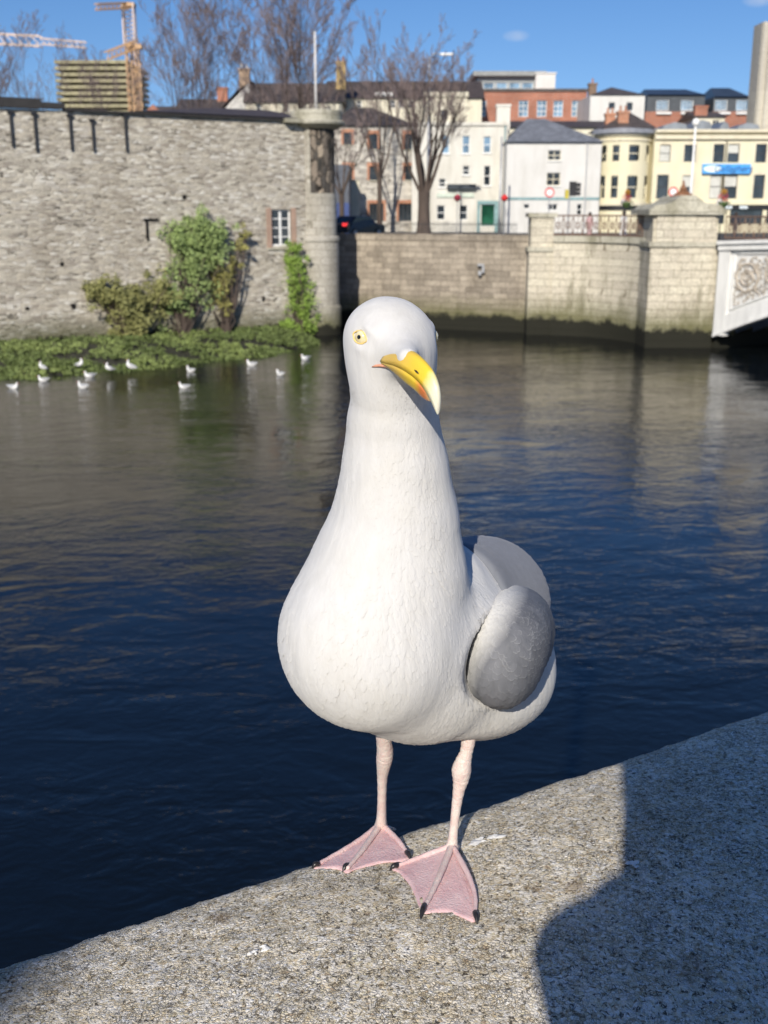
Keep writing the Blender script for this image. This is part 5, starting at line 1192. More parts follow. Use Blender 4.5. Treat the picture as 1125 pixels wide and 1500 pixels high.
m = MB().tube([(h.X(858), h.D - .1, h.zb), (h.X(858), h.D - .1, h.zt - .1)], .06, 6); h.part('downpipe', GREYM, m)
# -- tall white house with chimney
h = House('tall off white four storey house with teal doorway behind the quay tree', 99, 604, 744, 181, 10)
for px, py0, py1, c in ((653, 198, 225, 0), (683, 199, 225, 1), (714, 200, 224, 1)): h.win(px - 5.5, px + 5.5, py0, py1, WHITE, glass('sky_glass', (0.10, 0.16, 0.22)), True, 1, 0)
for px, py0, py1 in ((648, 262, 274), (683, 243, 256), (714, 243, 272)): h.win(px - 5, px + 5, py0, py1, WHITE, None, True, 1, 0)
for px in (646, 679): h.win(px - 6, px + 6, 301, 322, WHITE, None, False, 1, 0)
h.win(705, 725, 300, 331, TEAL, glass('green_door_glass', (0.01, 0.05, 0.03)), False, 0, 0)
h.shell(OFFW); y = h.D
m = MB(); m.box(h.x0, h.x1 - .0, y - .15, y + .2, h.Z(184), h.Z(179)); h.part('parapet_coping', OFFW, m)
m = MB(); m.box(h.X(655), h.X(697), y - .5, y - .01, h.Z(277), h.Z(270)); h.part('awning', plain('dark_awning', (0.05, 0.06, 0.07), .8), m)
m = MB(); m.box(h.X(640), h.X(695), y - .12, y - .01, h.Z(289), h.Z(283)); h.part('shop_sign', plain('faded_sign', (0.55, 0.62, 0.52), .6), m)
m = MB(); m.box(h.X(700), h.X(704), y - .1, y - .01, h.zb, h.Z(294)).box(h.X(726), h.X(731), y - .1, y - .01, h.zb, h.Z(294)).box(h.X(704), h.X(726), y - .1, y - .01, h.Z(299), h.Z(294)); h.part('door_surround', TEAL, m)
m = MB().tube([(h.X(738), y - .08, h.zb), (h.X(738), y - .08, h.zt)], .07, 6); h.part('downpipe', TEAL, m)
h.chimney(738, 153, 182, 1.15, OFFW, 0, 1.0)
# -- cream rear block above it
h = House('pale cream rear block with flat parapet rising above the tall off white house', 108, 624, 684, 137, 8)
h.win(646, 656, 161, 176, DARKW, None, False, 0, 0); h.shell(PALE); m = MB(); m.box(h.x0 - .15, h.x1 + .15, h.D - .2, h.D + 1, h.Z(142), h.Z(135)); h.part('parapet_coping', PALE, m)
# -- stone house with brick window surrounds
h = House('grey stone house with orange brick window surrounds and brown slate roof', 100, 484, 606, 184, 9)
for px, py0, py1 in ((509, 194, 212), (547, 196, 219), (599, 196, 219), (510, 243, 263), (547, 243, 264), (599, 243, 264)): h.win(px - 6, px + 6, py0, py1, DARKW, None, CAPST, 1, 0, ORB)
h.win(541, 562, 298, 324, DARKW, None, False, 0, 3, ORB); h.win(584, 604, 298, 324, DARKW, None, False, 0, 2, ORB)
h.shell(STN2); h.gable_roof(SLATEB, 152, .3, inset0=2, inset1=4)
m = MB(); m.box(h.X(509), h.X(527), h.D - 1.6, h.D - .02, h.zb, h.Z(266)); 
g_ = thing('gate_pillar_wall', 'plain cream wall block standing in front of the grey stone house', 'wall', (h.X(518), h.D - 2.5, FG - .1)); MB().box(h.X(509), h.X(527), h.D - 2.5, h.D - 1.9, FG - .1, h.Z(266)).build('wall_face', PALE, g_, world=True); MB().box(h.X(508.5), h.X(527.5), h.D - 2.55, h.D - 1.85, h.Z(266) + .001, h.Z(264.5)).build('wall_coping', CAPST, g_, world=True)
# shed dark blue left of it
h = House('dark grey windowless building with blue painted base beside the turret', 92, 470, 511, 241, 5)
h.shell(plain('dark_grey_cladding', (0.10, 0.11, 0.13), .7, .3, 1.5)); m = MB(); m.box(h.x0, h.x1, h.D - .05, h.D - .01, h.zb, h.Z(297)); h.part('painted_base', plain('deep_blue_paint', (0.04, 0.07, 0.20), .6), m)
# -- long dark slate roof terrace behind with dormers
h = House('long terrace with dark slate roof and white dormers behind the bare trees', 125, 480, 706, 144, 9)
for px in (505, 526, 575, 588, 602): h.win(px - 4, px + 4, 147, 158, WHITE, None, False, 1, 0)
h.shell(PALE); h.gable_roof(SLATE, 113, .3)
for px0, px1 in ((549, 575),):
    a, b = h.X(px0, 130), h.X(px1, 130); m = MB().box(a, b, h.D + .3, h.D + 3.5, h.Z(150), h.Z(135)); d_ = h.part('dormer', WHITE, m)
    for k in range(3): q = MB().box(a + .2 + k * (b - a - .3) / 3, a + (k + 1) * (b - a - .3) / 3, h.D + .26, h.D + .29, h.Z(148), h.Z(137)).build('pane', glass(), None); q.parent = d_; q.data.transform(Matrix.Translation(-Vector(h.e.location)))
h = House('brown roofed house with yellow chimney behind the multi stemmed tree', 118, 360, 500, 150, 9)
h.win(375, 383, 152, 164, WHITE, None, False, 1, 0); h.win(415, 423, 152, 164, WHITE, None, False, 1, 0); h.shell(PALE); h.gable_roof(SLATEB, 116, .3); h.chimney(499, 90, 125, 1.0, plain('yellow_brick', (0.42, 0.30, 0.13), .85), 2, 3.0); 
h = House('house with bright white gable and tall chimney left of the multi stemmed tree', 120, 330, 366, 158, 9)
h.shell(WHR); m = MB(); a, b = h.x0, h.x1; zt = h.zt; 
m.add([(a, h.D, zt), (b, h.D, zt), (b, h.D, h.Z(122)), (a, h.D + .3, zt), (b, h.D + .3, zt), (b, h.D + .3, h.Z(122))], [(0, 1, 2), (5, 4, 3), (0, 2, 5, 3), (1, 4, 5, 2)]); h.part('gable', WHR, m)
m = MB(); a2 = fx(318, 120, 150); m.add([(a2, h.D + .5, zt - .3), (a + 1.3, h.D + .35, h.Z(130)), (b + .3, h.D + .35, h.Z(118)), (a2, h.D + 9, zt - .3), (a + 1.3, h.D + 9, h.Z(130)), (b + .3, h.D + 9, h.Z(118))], [(0, 1, 4, 3), (1, 2, 5, 4)]); h.part('roof', SLATEB, m)
h.chimney(357, 100, 128, 1.1, plain('buff_brick', (0.36, 0.26, 0.18), .85), 2, 1.5, WHITE)
h = House('low red brick building with small gable seen over the stone wall', 110, 200, 262, 172, 8)
h.shell(REDB); m = MB(); a, b = fx(206, 110, 160), fx(244, 110, 160); m.prism_y([(a, h.Z(172)), (b, h.Z(172)), ((a + b) / 2, h.Z(153))], h.D - .3, h.D + .1); h.part('gable', REDB, m, fixn=True)
m = MB(); m.add([(h.x0, h.D + .11, h.zt), (h.x1 + 1, h.D + .11, h.zt), (h.x1 + 1, h.D + 4, h.Z(150)), (h.x0 + 1, h.D + 4, h.Z(150))], [(0, 1, 2, 3)]); h.part('roof', SLATEB, m)
h = House('brown brick house with steep roof behind the tall bare tree', 122, 258, 332, 160, 8); h.win(316, 322, 165, 172, WHITE, None, False, 0, 0); h.shell(brickm('brown_brick', (0.24, 0.13, 0.09), (0.18, 0.1, 0.07))); h.gable_roof(SLATEB, 140, .2); h.chimney(325, 128, 150, 1.1, REDB, 0, 3)
# -- red brick block
h = House('red brick block with five tall white windows behind the chimney', 130, 690, 860, 132, 10)
for px in (706, 767, 794, 818, 845): h.win(px - 7, px + 7, 147, 171, WHITE, glass('sky_glass', (0.10, 0.16, 0.22)), False, 2, 1)
h.shell(REDB); m = MB().box(h.x0 - .1, h.x1 + .1, h.D - .15, h.D + 1, h.zt - .15, h.zt + .15); h.part('parapet_coping', SLATEB, m)
h = House('grey rooftop storey with window strip above the red brick block', 134, 700, 795, 112, 8)
for k in range(4): h.win(708 + k * 19, 724 + k * 19, 121, 130, WHITE, glass('sky_glass', (0.10, 0.16, 0.22)), False, 0, 0)
h.shell(plain('grey_cladding', (0.30, 0.33, 0.33), .5, .15)); m = MB().box(h.x0 - .6, h.x1 + .3, h.D - .8, h.D + 8, h.zt, h.zt + .5); h.part('roof', plain('grey_flat_roof', (0.27, 0.28, 0.27), .6), m)
h = House('plain white stair tower on the roof beside the grey storey', 133, 785, 814, 108, 5); h.shell(WHR); 
m = MB().box(h.x0 - .1, h.x1 + .1, h.D - .1, h.D + 5, h.zt, h.zt + .15); h.part('roof', WHR, m)
# -- small white hip roof house
h = House('small bright white house with dark hipped roof and brown chimney', 122, 865, 945, 139, 9)
h.win(892, 901, 150, 160, DARKW, None, True, 0, 0); h.win(918, 927, 150, 162, DARKW, None, True, 0, 0)
h.shell(WHR); m = MB(); zr = h.Z(126); zt = h.zt; a, b = h.x0 + 1.4, h.x1 - 1.4; m.add([(h.x0, h.D - .2, zt), (h.x1, h.D - .2, zt), (fx(901, 124, 127), h.D + 4, zr + .3), (h.x1, h.D + 9, zt), (h.x0, h.D + 9, zt)], [(0, 1, 2), (1, 3, 2), (3, 4, 2), (4, 0, 2)]); h.part('roof', SLATEB, m); h.chimney(869, 122, 142, .8, plain('brown_chimney', (0.2, 0.14, 0.1), .9), 1, 1)
h = House('low dark slate terrace behind the grey hipped roof', 112, 738, 905, 187, 8); h.win(872, 880, 189, 196, WHITE, None, False, 0, 0); h.shell(PALE); h.gable_roof(SLATE, 173, .3)
# -- modern dark roofed blocks
NAV = plain('dark_blue_metal_roof', (0.035, 0.05, 0.075), .35, .2, 1.0); GRW = plain('dark_slate_hanging', (0.07, 0.08, 0.09), .6, .3)
for lab, px0, px1, t0, wl_, st in (('long modern building with dark blue roof and two white dormers', 948, 1033, 139, (971, 1007), 128), ('shorter modern building with dark blue roof between the dormers and concrete tower', 1046, 1098, 142, (1057, 1088), 126)):
    h = House(lab, 128, px0, px1, t0, 9)
    for px in wl_: h.win(px - 9, px + 9, 146, 162, WHITE, glass('sky_glass', (0.10, 0.16, 0.22)), False, 0, 3)
    h.shell(GRW); m = MB(); a, b = h.x0, h.x1; m.add([(a, h.D - .3, h.zt), (b, h.D - .3, h.zt), (b - 1.7, h.D + 2, h.Z(st)), (a + .1, h.D + 2, h.Z(st)), (a, h.D + 9, h.zt), (b, h.D + 9, h.zt)], [(0, 1, 2, 3), (3, 2, 5, 4), (0, 3, 4), (1, 5, 2)]); h.part('roof', NAV, m)
    m = MB().box(h.x0 - .2, h.x1 + .2, h.D - .5, h.D - .02, h.zb, h.Z(164)); h.part('brick_storey', REDB, m)
    m = MB()
    for px in wl_: m.box(h.X(px - 11, 150), h.X(px + 11, 150), h.D - .8, h.D - .45, h.Z(168), h.Z(165))
    h.part('balcony_slab', WHITE, m)
h = House('small brick house with pale gable between the two dark roofed buildings', 120, 1020, 1062, 172, 7); h.win(1044, 1054, 176, 184, WHITE, None, False, 0, 1); h.shell(PALE); h.gable_roof(SLATEB, 160, .2); h.chimney(1028, 155, 175, 1.3, REDB, 0, 1)
# -- concrete tower
h = House('tall pale concrete tower cut by the right edge of the picture', 108, 1111, 1180, 32, 2.5, yref=110)
h.shell(CONC); m = MB()
for px in (1112, 1122, 1134, 1150): m.box(fx(px, h.D, 110), fx(px + 4, h.D, 110), h.D - .25, h.D - .01, h.zb, h.zt)
h.part('concrete_fin', CONC, m)
# -- unfinished concrete frame
h = House('unfinished concrete frame building with yellow formwork floors beyond the trees', 230, 79, 186, 88, 22, zb=FG)
YF = plain('yellow_formwork', (0.33, 0.30, 0.18), .8, .35, .6); CF = plain('raw_concrete', (0.33, 0.32, 0.24), .85, .25, .4); m = MB(); nfl = 8
for k in range(nfl + 1):
    z = h.Z(88 + k * 9.2); m.box(h.x0, h.x1, h.D, h.D + 20, z - .62, z)
h.part('floor_slab', YF, m); m = MB()
for k in range(nfl):
    z1 = h.Z(88 + k * 9.2) - .622; z0 = h.Z(88 + (k + 1) * 9.2) + .002; m.box(h.x0 + .3, h.x1 - .3, h.D + 5, h.D + 5.3, z0, z1)
    for i in range(5): x = h.x0 + .4 + i * (h.x1 - h.x0 - 1.3) / 4; m.box(x, x + .4, h.D + 3.4, h.D + 3.9, z0, z1)
h.part('column', CF, m); m = MB(); m.box(h.x0, h.x1, h.D, h.D + 20, h.zb, h.Z(88 + 8 * 9.2) - .46); h.part('lower_floors', CF, m)
# -- cranes
def lattice(m, a, b, w, n, r=.10, up=Vector((0, 0, 1))):
    a, b = Vector(a), Vector(b); d = (b - a).normalized(); s1_ = d.cross(up if abs(d.dot(up)) < .9 else Vector((0, 1, 0))).normalized(); s2_ = d.cross(s1_)
    cs = [s1_ * w + s2_ * w, s1_ * -w + s2_ * w, s1_ * -w + s2_ * -w, s1_ * w + s2_ * -w]
    for c in cs: m.tube([a + c, b + c], r, 4)
    for i in range(n):
        p = a + (b - a) * (i / n); q = a + (b - a) * ((i + 1) / n)
        for k in range(4): m.tube([p + cs[k], q + cs[(k + 1) % 4]], r * .6, 3)
CRY = plain('crane_orange_paint', (0.52, 0.32, 0.16), .5, .2); CRP = plain('crane_pale_paint', (0.60, 0.48, 0.42), .5, .2)
D = 210; q = P(197, 165, D); c1 = thing('tower_crane', 'tall orange tower crane with short luffing jib pointing up left', 'crane', (q.x, D, FG))
m = MB(); lattice(m, (q.x, D, FG), (q.x, D, fz(70, D)), .8, 22, .14); c_ = m.build('mast', CRY, c1, world=True)
m = MB(); lattice(m, (q.x, D, fz(69, D)), (q.x, D, fz(6, D)), .95, 10, .16); m.build('upper_mast', CRP, c1, world=True)
m = MB(); a = (q.x, D, fz(8, D)); b = (fx(154, D, 15), D - 6, fz(19, D)); lattice(m, a, b, .45, 8, .16); m.box(q.x - 1.0, q.x + 1.2, D - 1, D + 1, fz(10, D), fz(5, D)); m.build('jib', CRY, c1, world=True)
D = 204; q2 = P(203, 165, D); c2 = thing('tower_crane', 'lower orange tower crane standing in front of the tall one with slanting jib', 'crane', (q2.x, D, FG))
m = MB(); lattice(m, (q2.x, D, FG), (q2.x, D, fz(66, D)), .65, 18, .13); m.build('mast', CRY, c2, world=True); m = MB(); lattice(m, (q2.x + .5, D, fz(64, D)), (fx(166, D, 88), D - 4, fz(86, D)), .6, 7, .16); m.box(q2.x - 1.3, q2.x + 1.3, D - 1, D + 1, fz(72, D), fz(65, D)); m.build('jib', CRY, c2, world=True)
D = 240; q3 = P(-60, 165, D); c3 = thing('tower_crane', 'pale pink crane jib reaching level into the picture from the left', 'crane', (q3.x, D, FG))
m = MB(); lattice(m, (q3.x, D, FG), (q3.x, D, fz(45, D)), 1.0, 20, .14); m.build('mast', CRP, c3, world=True); m = MB(); lattice(m, (fx(-140, D, 50), D, fz(50, D)), (fx(60, D, 61), D, fz(60.5, D)), .95, 16, .17); lattice(m, (fx(60, D, 61), D, fz(60.5, D)), (fx(126, D, 66), D, fz(66, D)), .55, 8, .13); m.build('jib', CRP, c3, world=True)

# ------------------------------------------------------------------ bare winter trees
BARK = plain('tree_bark', (0.09, 0.068, 0.055), .9, .35, 4, streak=True); TWIG = plain('reddish_twigs', (0.24, 0.185, 0.17), .9, .3, 2)
def bare_tree(label, base, height, r0, seed, spread=.5, fork=.3, nmain=5, crown=4.0, mat=BARK, levels=4, density=1.0, up=.35, group='bare winter trees beyond the far quay', twig=TWIG, lean=0.0, minr=.012, mr=.3):
    rnd = random.Random(seed); t_ = thing('bare_tree', label, 'tree', base, group=group); tr = MB(); tw = MB()
    def grow(m, p, d, L, r, lev):
        pts = [p]; rs = [r]; n = 5 if lev < 2 else 4; dd = d.copy()
        for i in range(n):
            dd = (dd + Vector((rnd.gauss(0, .09), rnd.gauss(0, .09), up * .16))).normalized(); pts.append(pts[-1] + dd * (L / n)); rs.append(max(r * (1 - .82 * (i + 1) / n), minr))
        (tr if lev <= 1 else tw).tube(pts, rs, 7 if lev < 1 else (5 if lev < 2 else 3), caps=False)
        if lev >= levels: return
        nk = int((8, 7, 6, 5)[min(lev, 3)] * density)
        for k in range(nk):
            f = (k + 1 + rnd.random() * .6) / (nk + .6); f = .18 + .82 * min(f, 1); i = min(int(f * n), n - 1); q = pts[i] + (pts[i+1] - pts[i]) * (f * n - i)
            side = Vector((rnd.gauss(0, 1), rnd.gauss(0, 1), rnd.gauss(0, .35))); side = (side - dd * side.dot(dd)).normalized()
            nd = (dd * rnd.uniform(.75, 1.1) + side * rnd.uniform(.45, .95) * (.75 if lev == 0 else .8)).normalized(); nd.z += up * .5; nd.normalize()
            grow(m, q, nd, L * rnd.uniform(.34, .56) * (1.15 - .5 * f), rs[i] * rnd.uniform(.35, .55), lev + 1)
    fz_ = height * fork; top = Vector((lean * fz_, 0, fz_))
    if fork > .02: tr.tube([Vector((0, 0, 0)), top * .3, top * .7, top], [r0 * 1.35, r0 * 1.02, r0 * .9, r0 * .95], 12, caps=False)
    for k in range(nmain):
        an = 2 * math.pi * (k + rnd.random() * .5) / nmain; s_ = spread * rnd.uniform(.45, 1.0); d = Vector((math.cos(an) * s_, math.sin(an) * s_ * .8, 1)).normalized()
        st = top + Vector((math.cos(an), math.sin(an), 0)) * r0 * .35 - Vector((0, 0, r0 * .6)); grow(tr, st, d, (height - fz_) * rnd.uniform(.82, 1.0), r0 * rnd.uniform(mr, mr * 1.5), 0)
    o = tr.build('trunk', mat, t_, smooth=True); q = tw.build('crown', twig, t_); return t_
def base_at(px, D, z=FG, py=240): return (fx(px, D, py), D, z)
def hgt(py, D): return fz(py, D) - FG
TREES = 1
bare_tree('bare tree with forked trunk standing on the quay in front of the white houses', base_at(621, 76, FG, 300), hgt(88, 76), .44, 11, .40, .27, 9, up=.28, levels=4, density=.95, minr=.009, mr=.24)
bare_tree('bare tall round headed tree behind the stone building near the cranes', base_at(280, 100), hgt(6, 100), .26, 25, .15, .16, 8, up=.24, levels=4, density=.98, minr=.013, mr=.2)
bare_tree('widest bare tree with many upright stems behind the turret flagpole', base_at(436, 104), hgt(-6, 104), .34, 33, .29, .10, 11, up=.22, levels=4, density=.96, minr=.014, mr=.2)
bare_tree('bare tree at the far left edge half out of the picture', base_at(-22, 105), hgt(35, 105), .32, 44, .42, .3, 6, up=.4, levels=4, density=.8, mr=.2)
bare_tree('small thin bare tree beneath the pale crane jib', base_at(62, 120), hgt(62, 120), .2, 55, .5, .25, 6, up=.25, levels=4, density=.75, minr=.012, mr=.22)
bare_tree('small bushy bare tree in front of the unfinished concrete building', base_at(170, 118), hgt(86, 118), .18, 66, .6, .2, 6, up=.25, levels=4, density=.72, minr=.012, mr=.2)
bare_tree('slender bare tree between the widest tree and the quay tree', base_at(556, 95), hgt(62, 95), .22, 77, .5, .3, 6, up=.45, levels=4, density=.7, minr=.013)
bare_tree('low bare tree behind the turret reaching over the stone house', base_at(500, 82), hgt(165, 82), .2, 88, .8, .35, 6, up=.2, levels=4, density=.7)

# ------------------------------------------------------------------ street things
def street_lamp(label, px, D, top, arm=None, col=GREYM, ball=False):
    b = base_at(px, D, FG, top); t_ = thing('street_lamp', label, 'street lamp', b); H = fz(top, D) - FG
    MB().tube([(0, 0, 0), (0, 0, H * .3), (0, 0, H)], [.13, .1, .07], 10).build('pole', col, t_, smooth=True)
    if arm: x = fx(arm, D, top) - b[0]; MB().tube([(0, 0, H - .1), (x * .4, 0, H + .25), (x, 0, H + .2)], .045, 6).build('arm', col, t_, smooth=True); sg_ = 1 if x > 0 else -1; MB().box(min(x, x + sg_ * .9), max(x, x + sg_ * .9), -.18, .18, H + .12, H + .28).build('lamp_head', WHITE, t_)
    if ball: MB().lathe(0, 0, [(.02, H + .5), (.2, H + .4), (.27, H + .2), (.2, H), (.06, H - .08)][::-1], 14).build('globe', WHITE, t_, smooth=True)
    return t_
street_lamp('tall silver lamp post with round white globe before the yellow building', 1019, 80, 184, None, WHITE, True)
street_lamp('tall lamp post with arm and white head behind the quay tree', 629, 84, 84, 645)
street_lamp('slim lamp post at the edge of the white rendered house', 735, 90, 200)
def sign_round(label, px, py, D, r, col, white=True):
    b = base_at(px, D, FG, py); t_ = thing('road_sign', label, 'road sign', b); z = fz(py, D) - FG
    MB().tube([(0, 0, 0), (0, 0, z + r)], .035, 6).build('post', GREYM, t_)
    m = MB(); n = 24; m.v = []; ring = [(r * math.cos(2*math.pi*k/n), -.05, z + r * math.sin(2*math.pi*k/n)) for k in range(n)]; m.add(ring + [(x, -.03, zz_) for x, _, zz_ in ring], [tuple(range(n)), tuple(range(n, 2*n))[::-1]] + [((k+1) % n, k, n + k, n + (k+1) % n) for k in range(n)])
    f_ = m.build('sign_face', col, t_)
    m = MB(); ri = r * .7; ring = [(ri * math.cos(2*math.pi*k/n), -.053, z + ri * math.sin(2*math.pi*k/n)) for k in range(n)]; m.add(ring, [tuple(range(n))]); m.build('sign_disc', WHITE, f_)
RED = plain('red_paint', (0.60, 0.02, 0.02), .5, .1)
sign_round('round road sign with red border before the white rendered house', 805, 282, 78, .33, RED)
sign_round('round road sign with red border just above the bridge pier', 986, 281, 76, .32, RED)
q = base_at(834, 74, FG, 280); tl_ = thing('traffic_light', 'black traffic light seen from behind with yellow side panel', 'traffic light', q); z = fz(286, 74) - FG
MB().tube([(0, 0, 0), (0, 0, z + .4)], .06, 8).build('post', GREYM, tl_); m = MB(); m.box(.0, .42, -.16, .12, z - .05, z + .85); m.build('signal_head', BLACK, tl_); m = MB()
for k in range(3): m.tube([(.4, -.02, z + .12 + k * .27), (.72, -.04, z + .10 + k * .27)], [.13, .12], 10)
m.build('hood', BLACK, tl_); MB().box(-.28, -.05, -.1, .1, z - .2, z + .35).build('side_panel', plain('yellow_panel', (0.5, 0.42, 0.05), .5), tl_)
for lab, px, py, D, c, r in (('red lantern hanging at the corner of the tall off white house', 739, 290, 89, RED, .28), ('pink red lantern on the front of the tall off white house', 670, 290, 92, plain('faded_red_paint', (0.5, 0.05, 0.08), .6), .3)):
    b = base_at(px, D, FG, py); t_ = thing('lantern', lab, 'lantern', b); z = fz(py, D) - FG; MB().tube([(0, .05, 0), (0, .05, z + r + .3)], .03, 6).build('post', GREYM, t_)
    MB().lathe(0, -.02, [(.03, z - r), (r * .8, z - r * .5), (r, z), (r * .8, z + r * .5), (.05, z + r)], 14).build('shade', c, t_, smooth=True)
# flower baskets on the bridge
FL = [plain('red_flowers', (0.55, 0.04, 0.05), .8, .4, 20), plain('white_flowers', (0.75, 0.72, 0.7), .8), plain('green_leaves', (0.06, 0.10, 0.03), .8), plain('orange_flowers', (0.55, 0.28, 0.03), .8)]
def leaf_cloud(m, c, rad, n, s, rnd, flat=1.0):
    for _ in range(n):
        while True:
            v = Vector((rnd.uniform(-1, 1), rnd.uniform(-1, 1), rnd.uniform(-1, 1)))
            if v.length < 1: break
        p = Vector(c) + Vector((v.x * rad[0], v.y * rad[1], v.z * rad[2])); a = Vector((rnd.gauss(0, 1), rnd.gauss(0, 1), rnd.gauss(0, 1))).normalized(); b = a.orthogonal().normalized(); a *= s * rnd.uniform(.6, 1.3); b *= s * rnd.uniform(.35, .7)
        m.add([p - a, p + b, p + a, p - b], [(0, 1, 2, 3)])
for lab, px, py, D in (('flower basket with red and white blooms over the right bridge railing', 1058, 296, 62), ('small planter of flowers beside the bridge pier railing', 917, 296, 66)):
    rnd = random.Random(px); b = P(px, py, D); t_ = thing('flower_basket', lab, 'flower basket', (b.x, b.y, FG)); z = b.z - FG
    MB().tube([(0, .1, 0), (0, .1, z + .5)], .03, 6).build('post', BLACK, t_); MB().lathe(0, -.1, [(.1, z - .35), (.25, z - .15), (.28, z)], 12).build('basket', FL[2], t_)
    for i, (dx, dz, r_) in enumerate(((0, .25, .28), (-.2, .0, .2), (.15, -.1, .3), (.05, .55, .16))):
        m = MB(); leaf_cloud(m, (dx, -.1, z + dz), (r_, r_, r_), 120, .05, rnd); m.build('blooms', FL[i], t_)
# hanging shop things under the fascia: pedestrians
def pedestrian(label, px, D, coat, seed, H=1.72, trous=None):
    b = base_at(px, D, FG, 320); rnd = random.Random(seed); s = H / 1.75; t_ = thing('person', label, 'person', b, R(rnd.uniform(-60, 60)))
    ch = [(-1, (0, 0, .95), (.15, .11)), (0, (0, 0, 1.15), (.14, .10)), (1, (0, 0, 1.36), (.17, .11)), (2, (0, 0, 1.47), .06), (3, (0, .0, 1.56), .075), (4, (0, .0, 1.66), .09),
          (2, (-.19, 0, 1.38), .055), (6, (-.24, .03, 1.1), .045), (7, (-.22, .14, .88), .035), (2, (.19, 0, 1.38), .055), (9, (.24, -.03, 1.1), .045), (10, (.23, .08, .86), .035),
          (0, (-.1, 0, .86), .09), (12, (-.1, .12, .48), .06), (13, (-.1, .05, .08), .045), (14, (-.1, .18, .04), .04), (0, (.1, 0, .86), .09), (16, (.1, -.06, .48), .06), (17, (.1, -.2, .1), .045), (18, (.1, -.1, .04), .04)]
    ch = [(a, tuple(c * s for c in p), r) for a, p, r in ch]; skin_body('body', ch, coat, t_, 1)
    MB().lathe(0, 0, [(.115 * s, 1.56 * s), (.118 * s, 1.66 * s), (.09 * s, 1.75 * s), (.02, 1.78 * s)], 12, R(100), R(440)).build('hair', plain('dark_hair', (0.03, 0.02, 0.015), .7), t_, smooth=True)
pedestrian('person in a pale pink top walking behind the curved railing', 864, 73, plain('pink_coat_cloth', (0.5, 0.32, 0.32), .9), 3)
pedestrian('person in a white coat standing at the railing next to the bridge pier', 914, 70, plain('white_coat_cloth', (0.75, 0.75, 0.74), .9), 5, 1.8)
pedestrian('person in a dark coat beyond the right bridge railing', 1078, 74, COAT, 7)
# parked car
q = P(519, 328, 78.5); car = thing('parked_car', 'dark car with red tail lights parked in the shade behind the turret', 'car', (q.x + .2, 78.5, FG + .02), R(52))
CP = plain('dark_car_paint', (0.012, 0.012, 0.02), .25, .1, spec=.6); prof_ = [(-2.1, .35), (2.1, .35), (2.15, .7), (1.95, .88), (1.2, .95), (.55, 1.42), (-1.1, 1.46), (-1.75, 1.02), (-2.12, .9)]
m = MB(); Lw = [(-.82, .0), (-.86, .04), (.86, .04), (.82, .0)]
n = len(prof_); rings = []
for yy, ins_ in ((-.86, .10), (-.80, .0), (.80, .0), (.86, .10)):
    rings.append([(x * (1 - ins_ * .3), yy * (1 - (.14 if z > 1.0 else 0)), .35 + (z - .35) * (1 - ins_ * .25)) for x, z in prof_])
m.loft(rings); m.build('body', CP, car, fixn=True)
for x in (-1.3, 1.3):
    for yy in (-.8, .8): w = MB().tube([(x, yy - .1, .33), (x, yy + .1, .33)], .33, 20).build('wheel', BLACK, car); MB().tube([(x, yy - .12, .33), (x, yy + .12, .33)], .2, 12).build('rim', GREYM, w)
m = MB(); m.prism_y([(.95, .99), (.5, 1.36), (-1.0, 1.38), (-1.5, 1.03)], -.79, -.73); m.build('side_window', glass(), car); TLM = plain('red_lamp_glass', (0.5, 0.01, 0.01), .2); tb_ = [x for x in TLM.node_tree.nodes if x.type == 'BSDF_PRINCIPLED'][0]; tb_.inputs['Emission Color'].default_value = (1, .05, .05, 1); tb_.inputs['Emission Strength'].default_value = 1.2
for yy in (-.66, .6): MB().box(-2.18, -2.0, yy - .14, yy + .18, .80, 1.0).build('tail_light', TLM, car)
m = MB(); m.add([(-2.13, -.62, 1.0), (-2.13, .62, 1.0), (-1.80, .56, 1.3), (-1.80, -.56, 1.3)], [(0, 1, 2, 3)]); m.v = [(x - .02, y, z) for x, y, z in m.v]; m.build('rear_window', glass(), car)

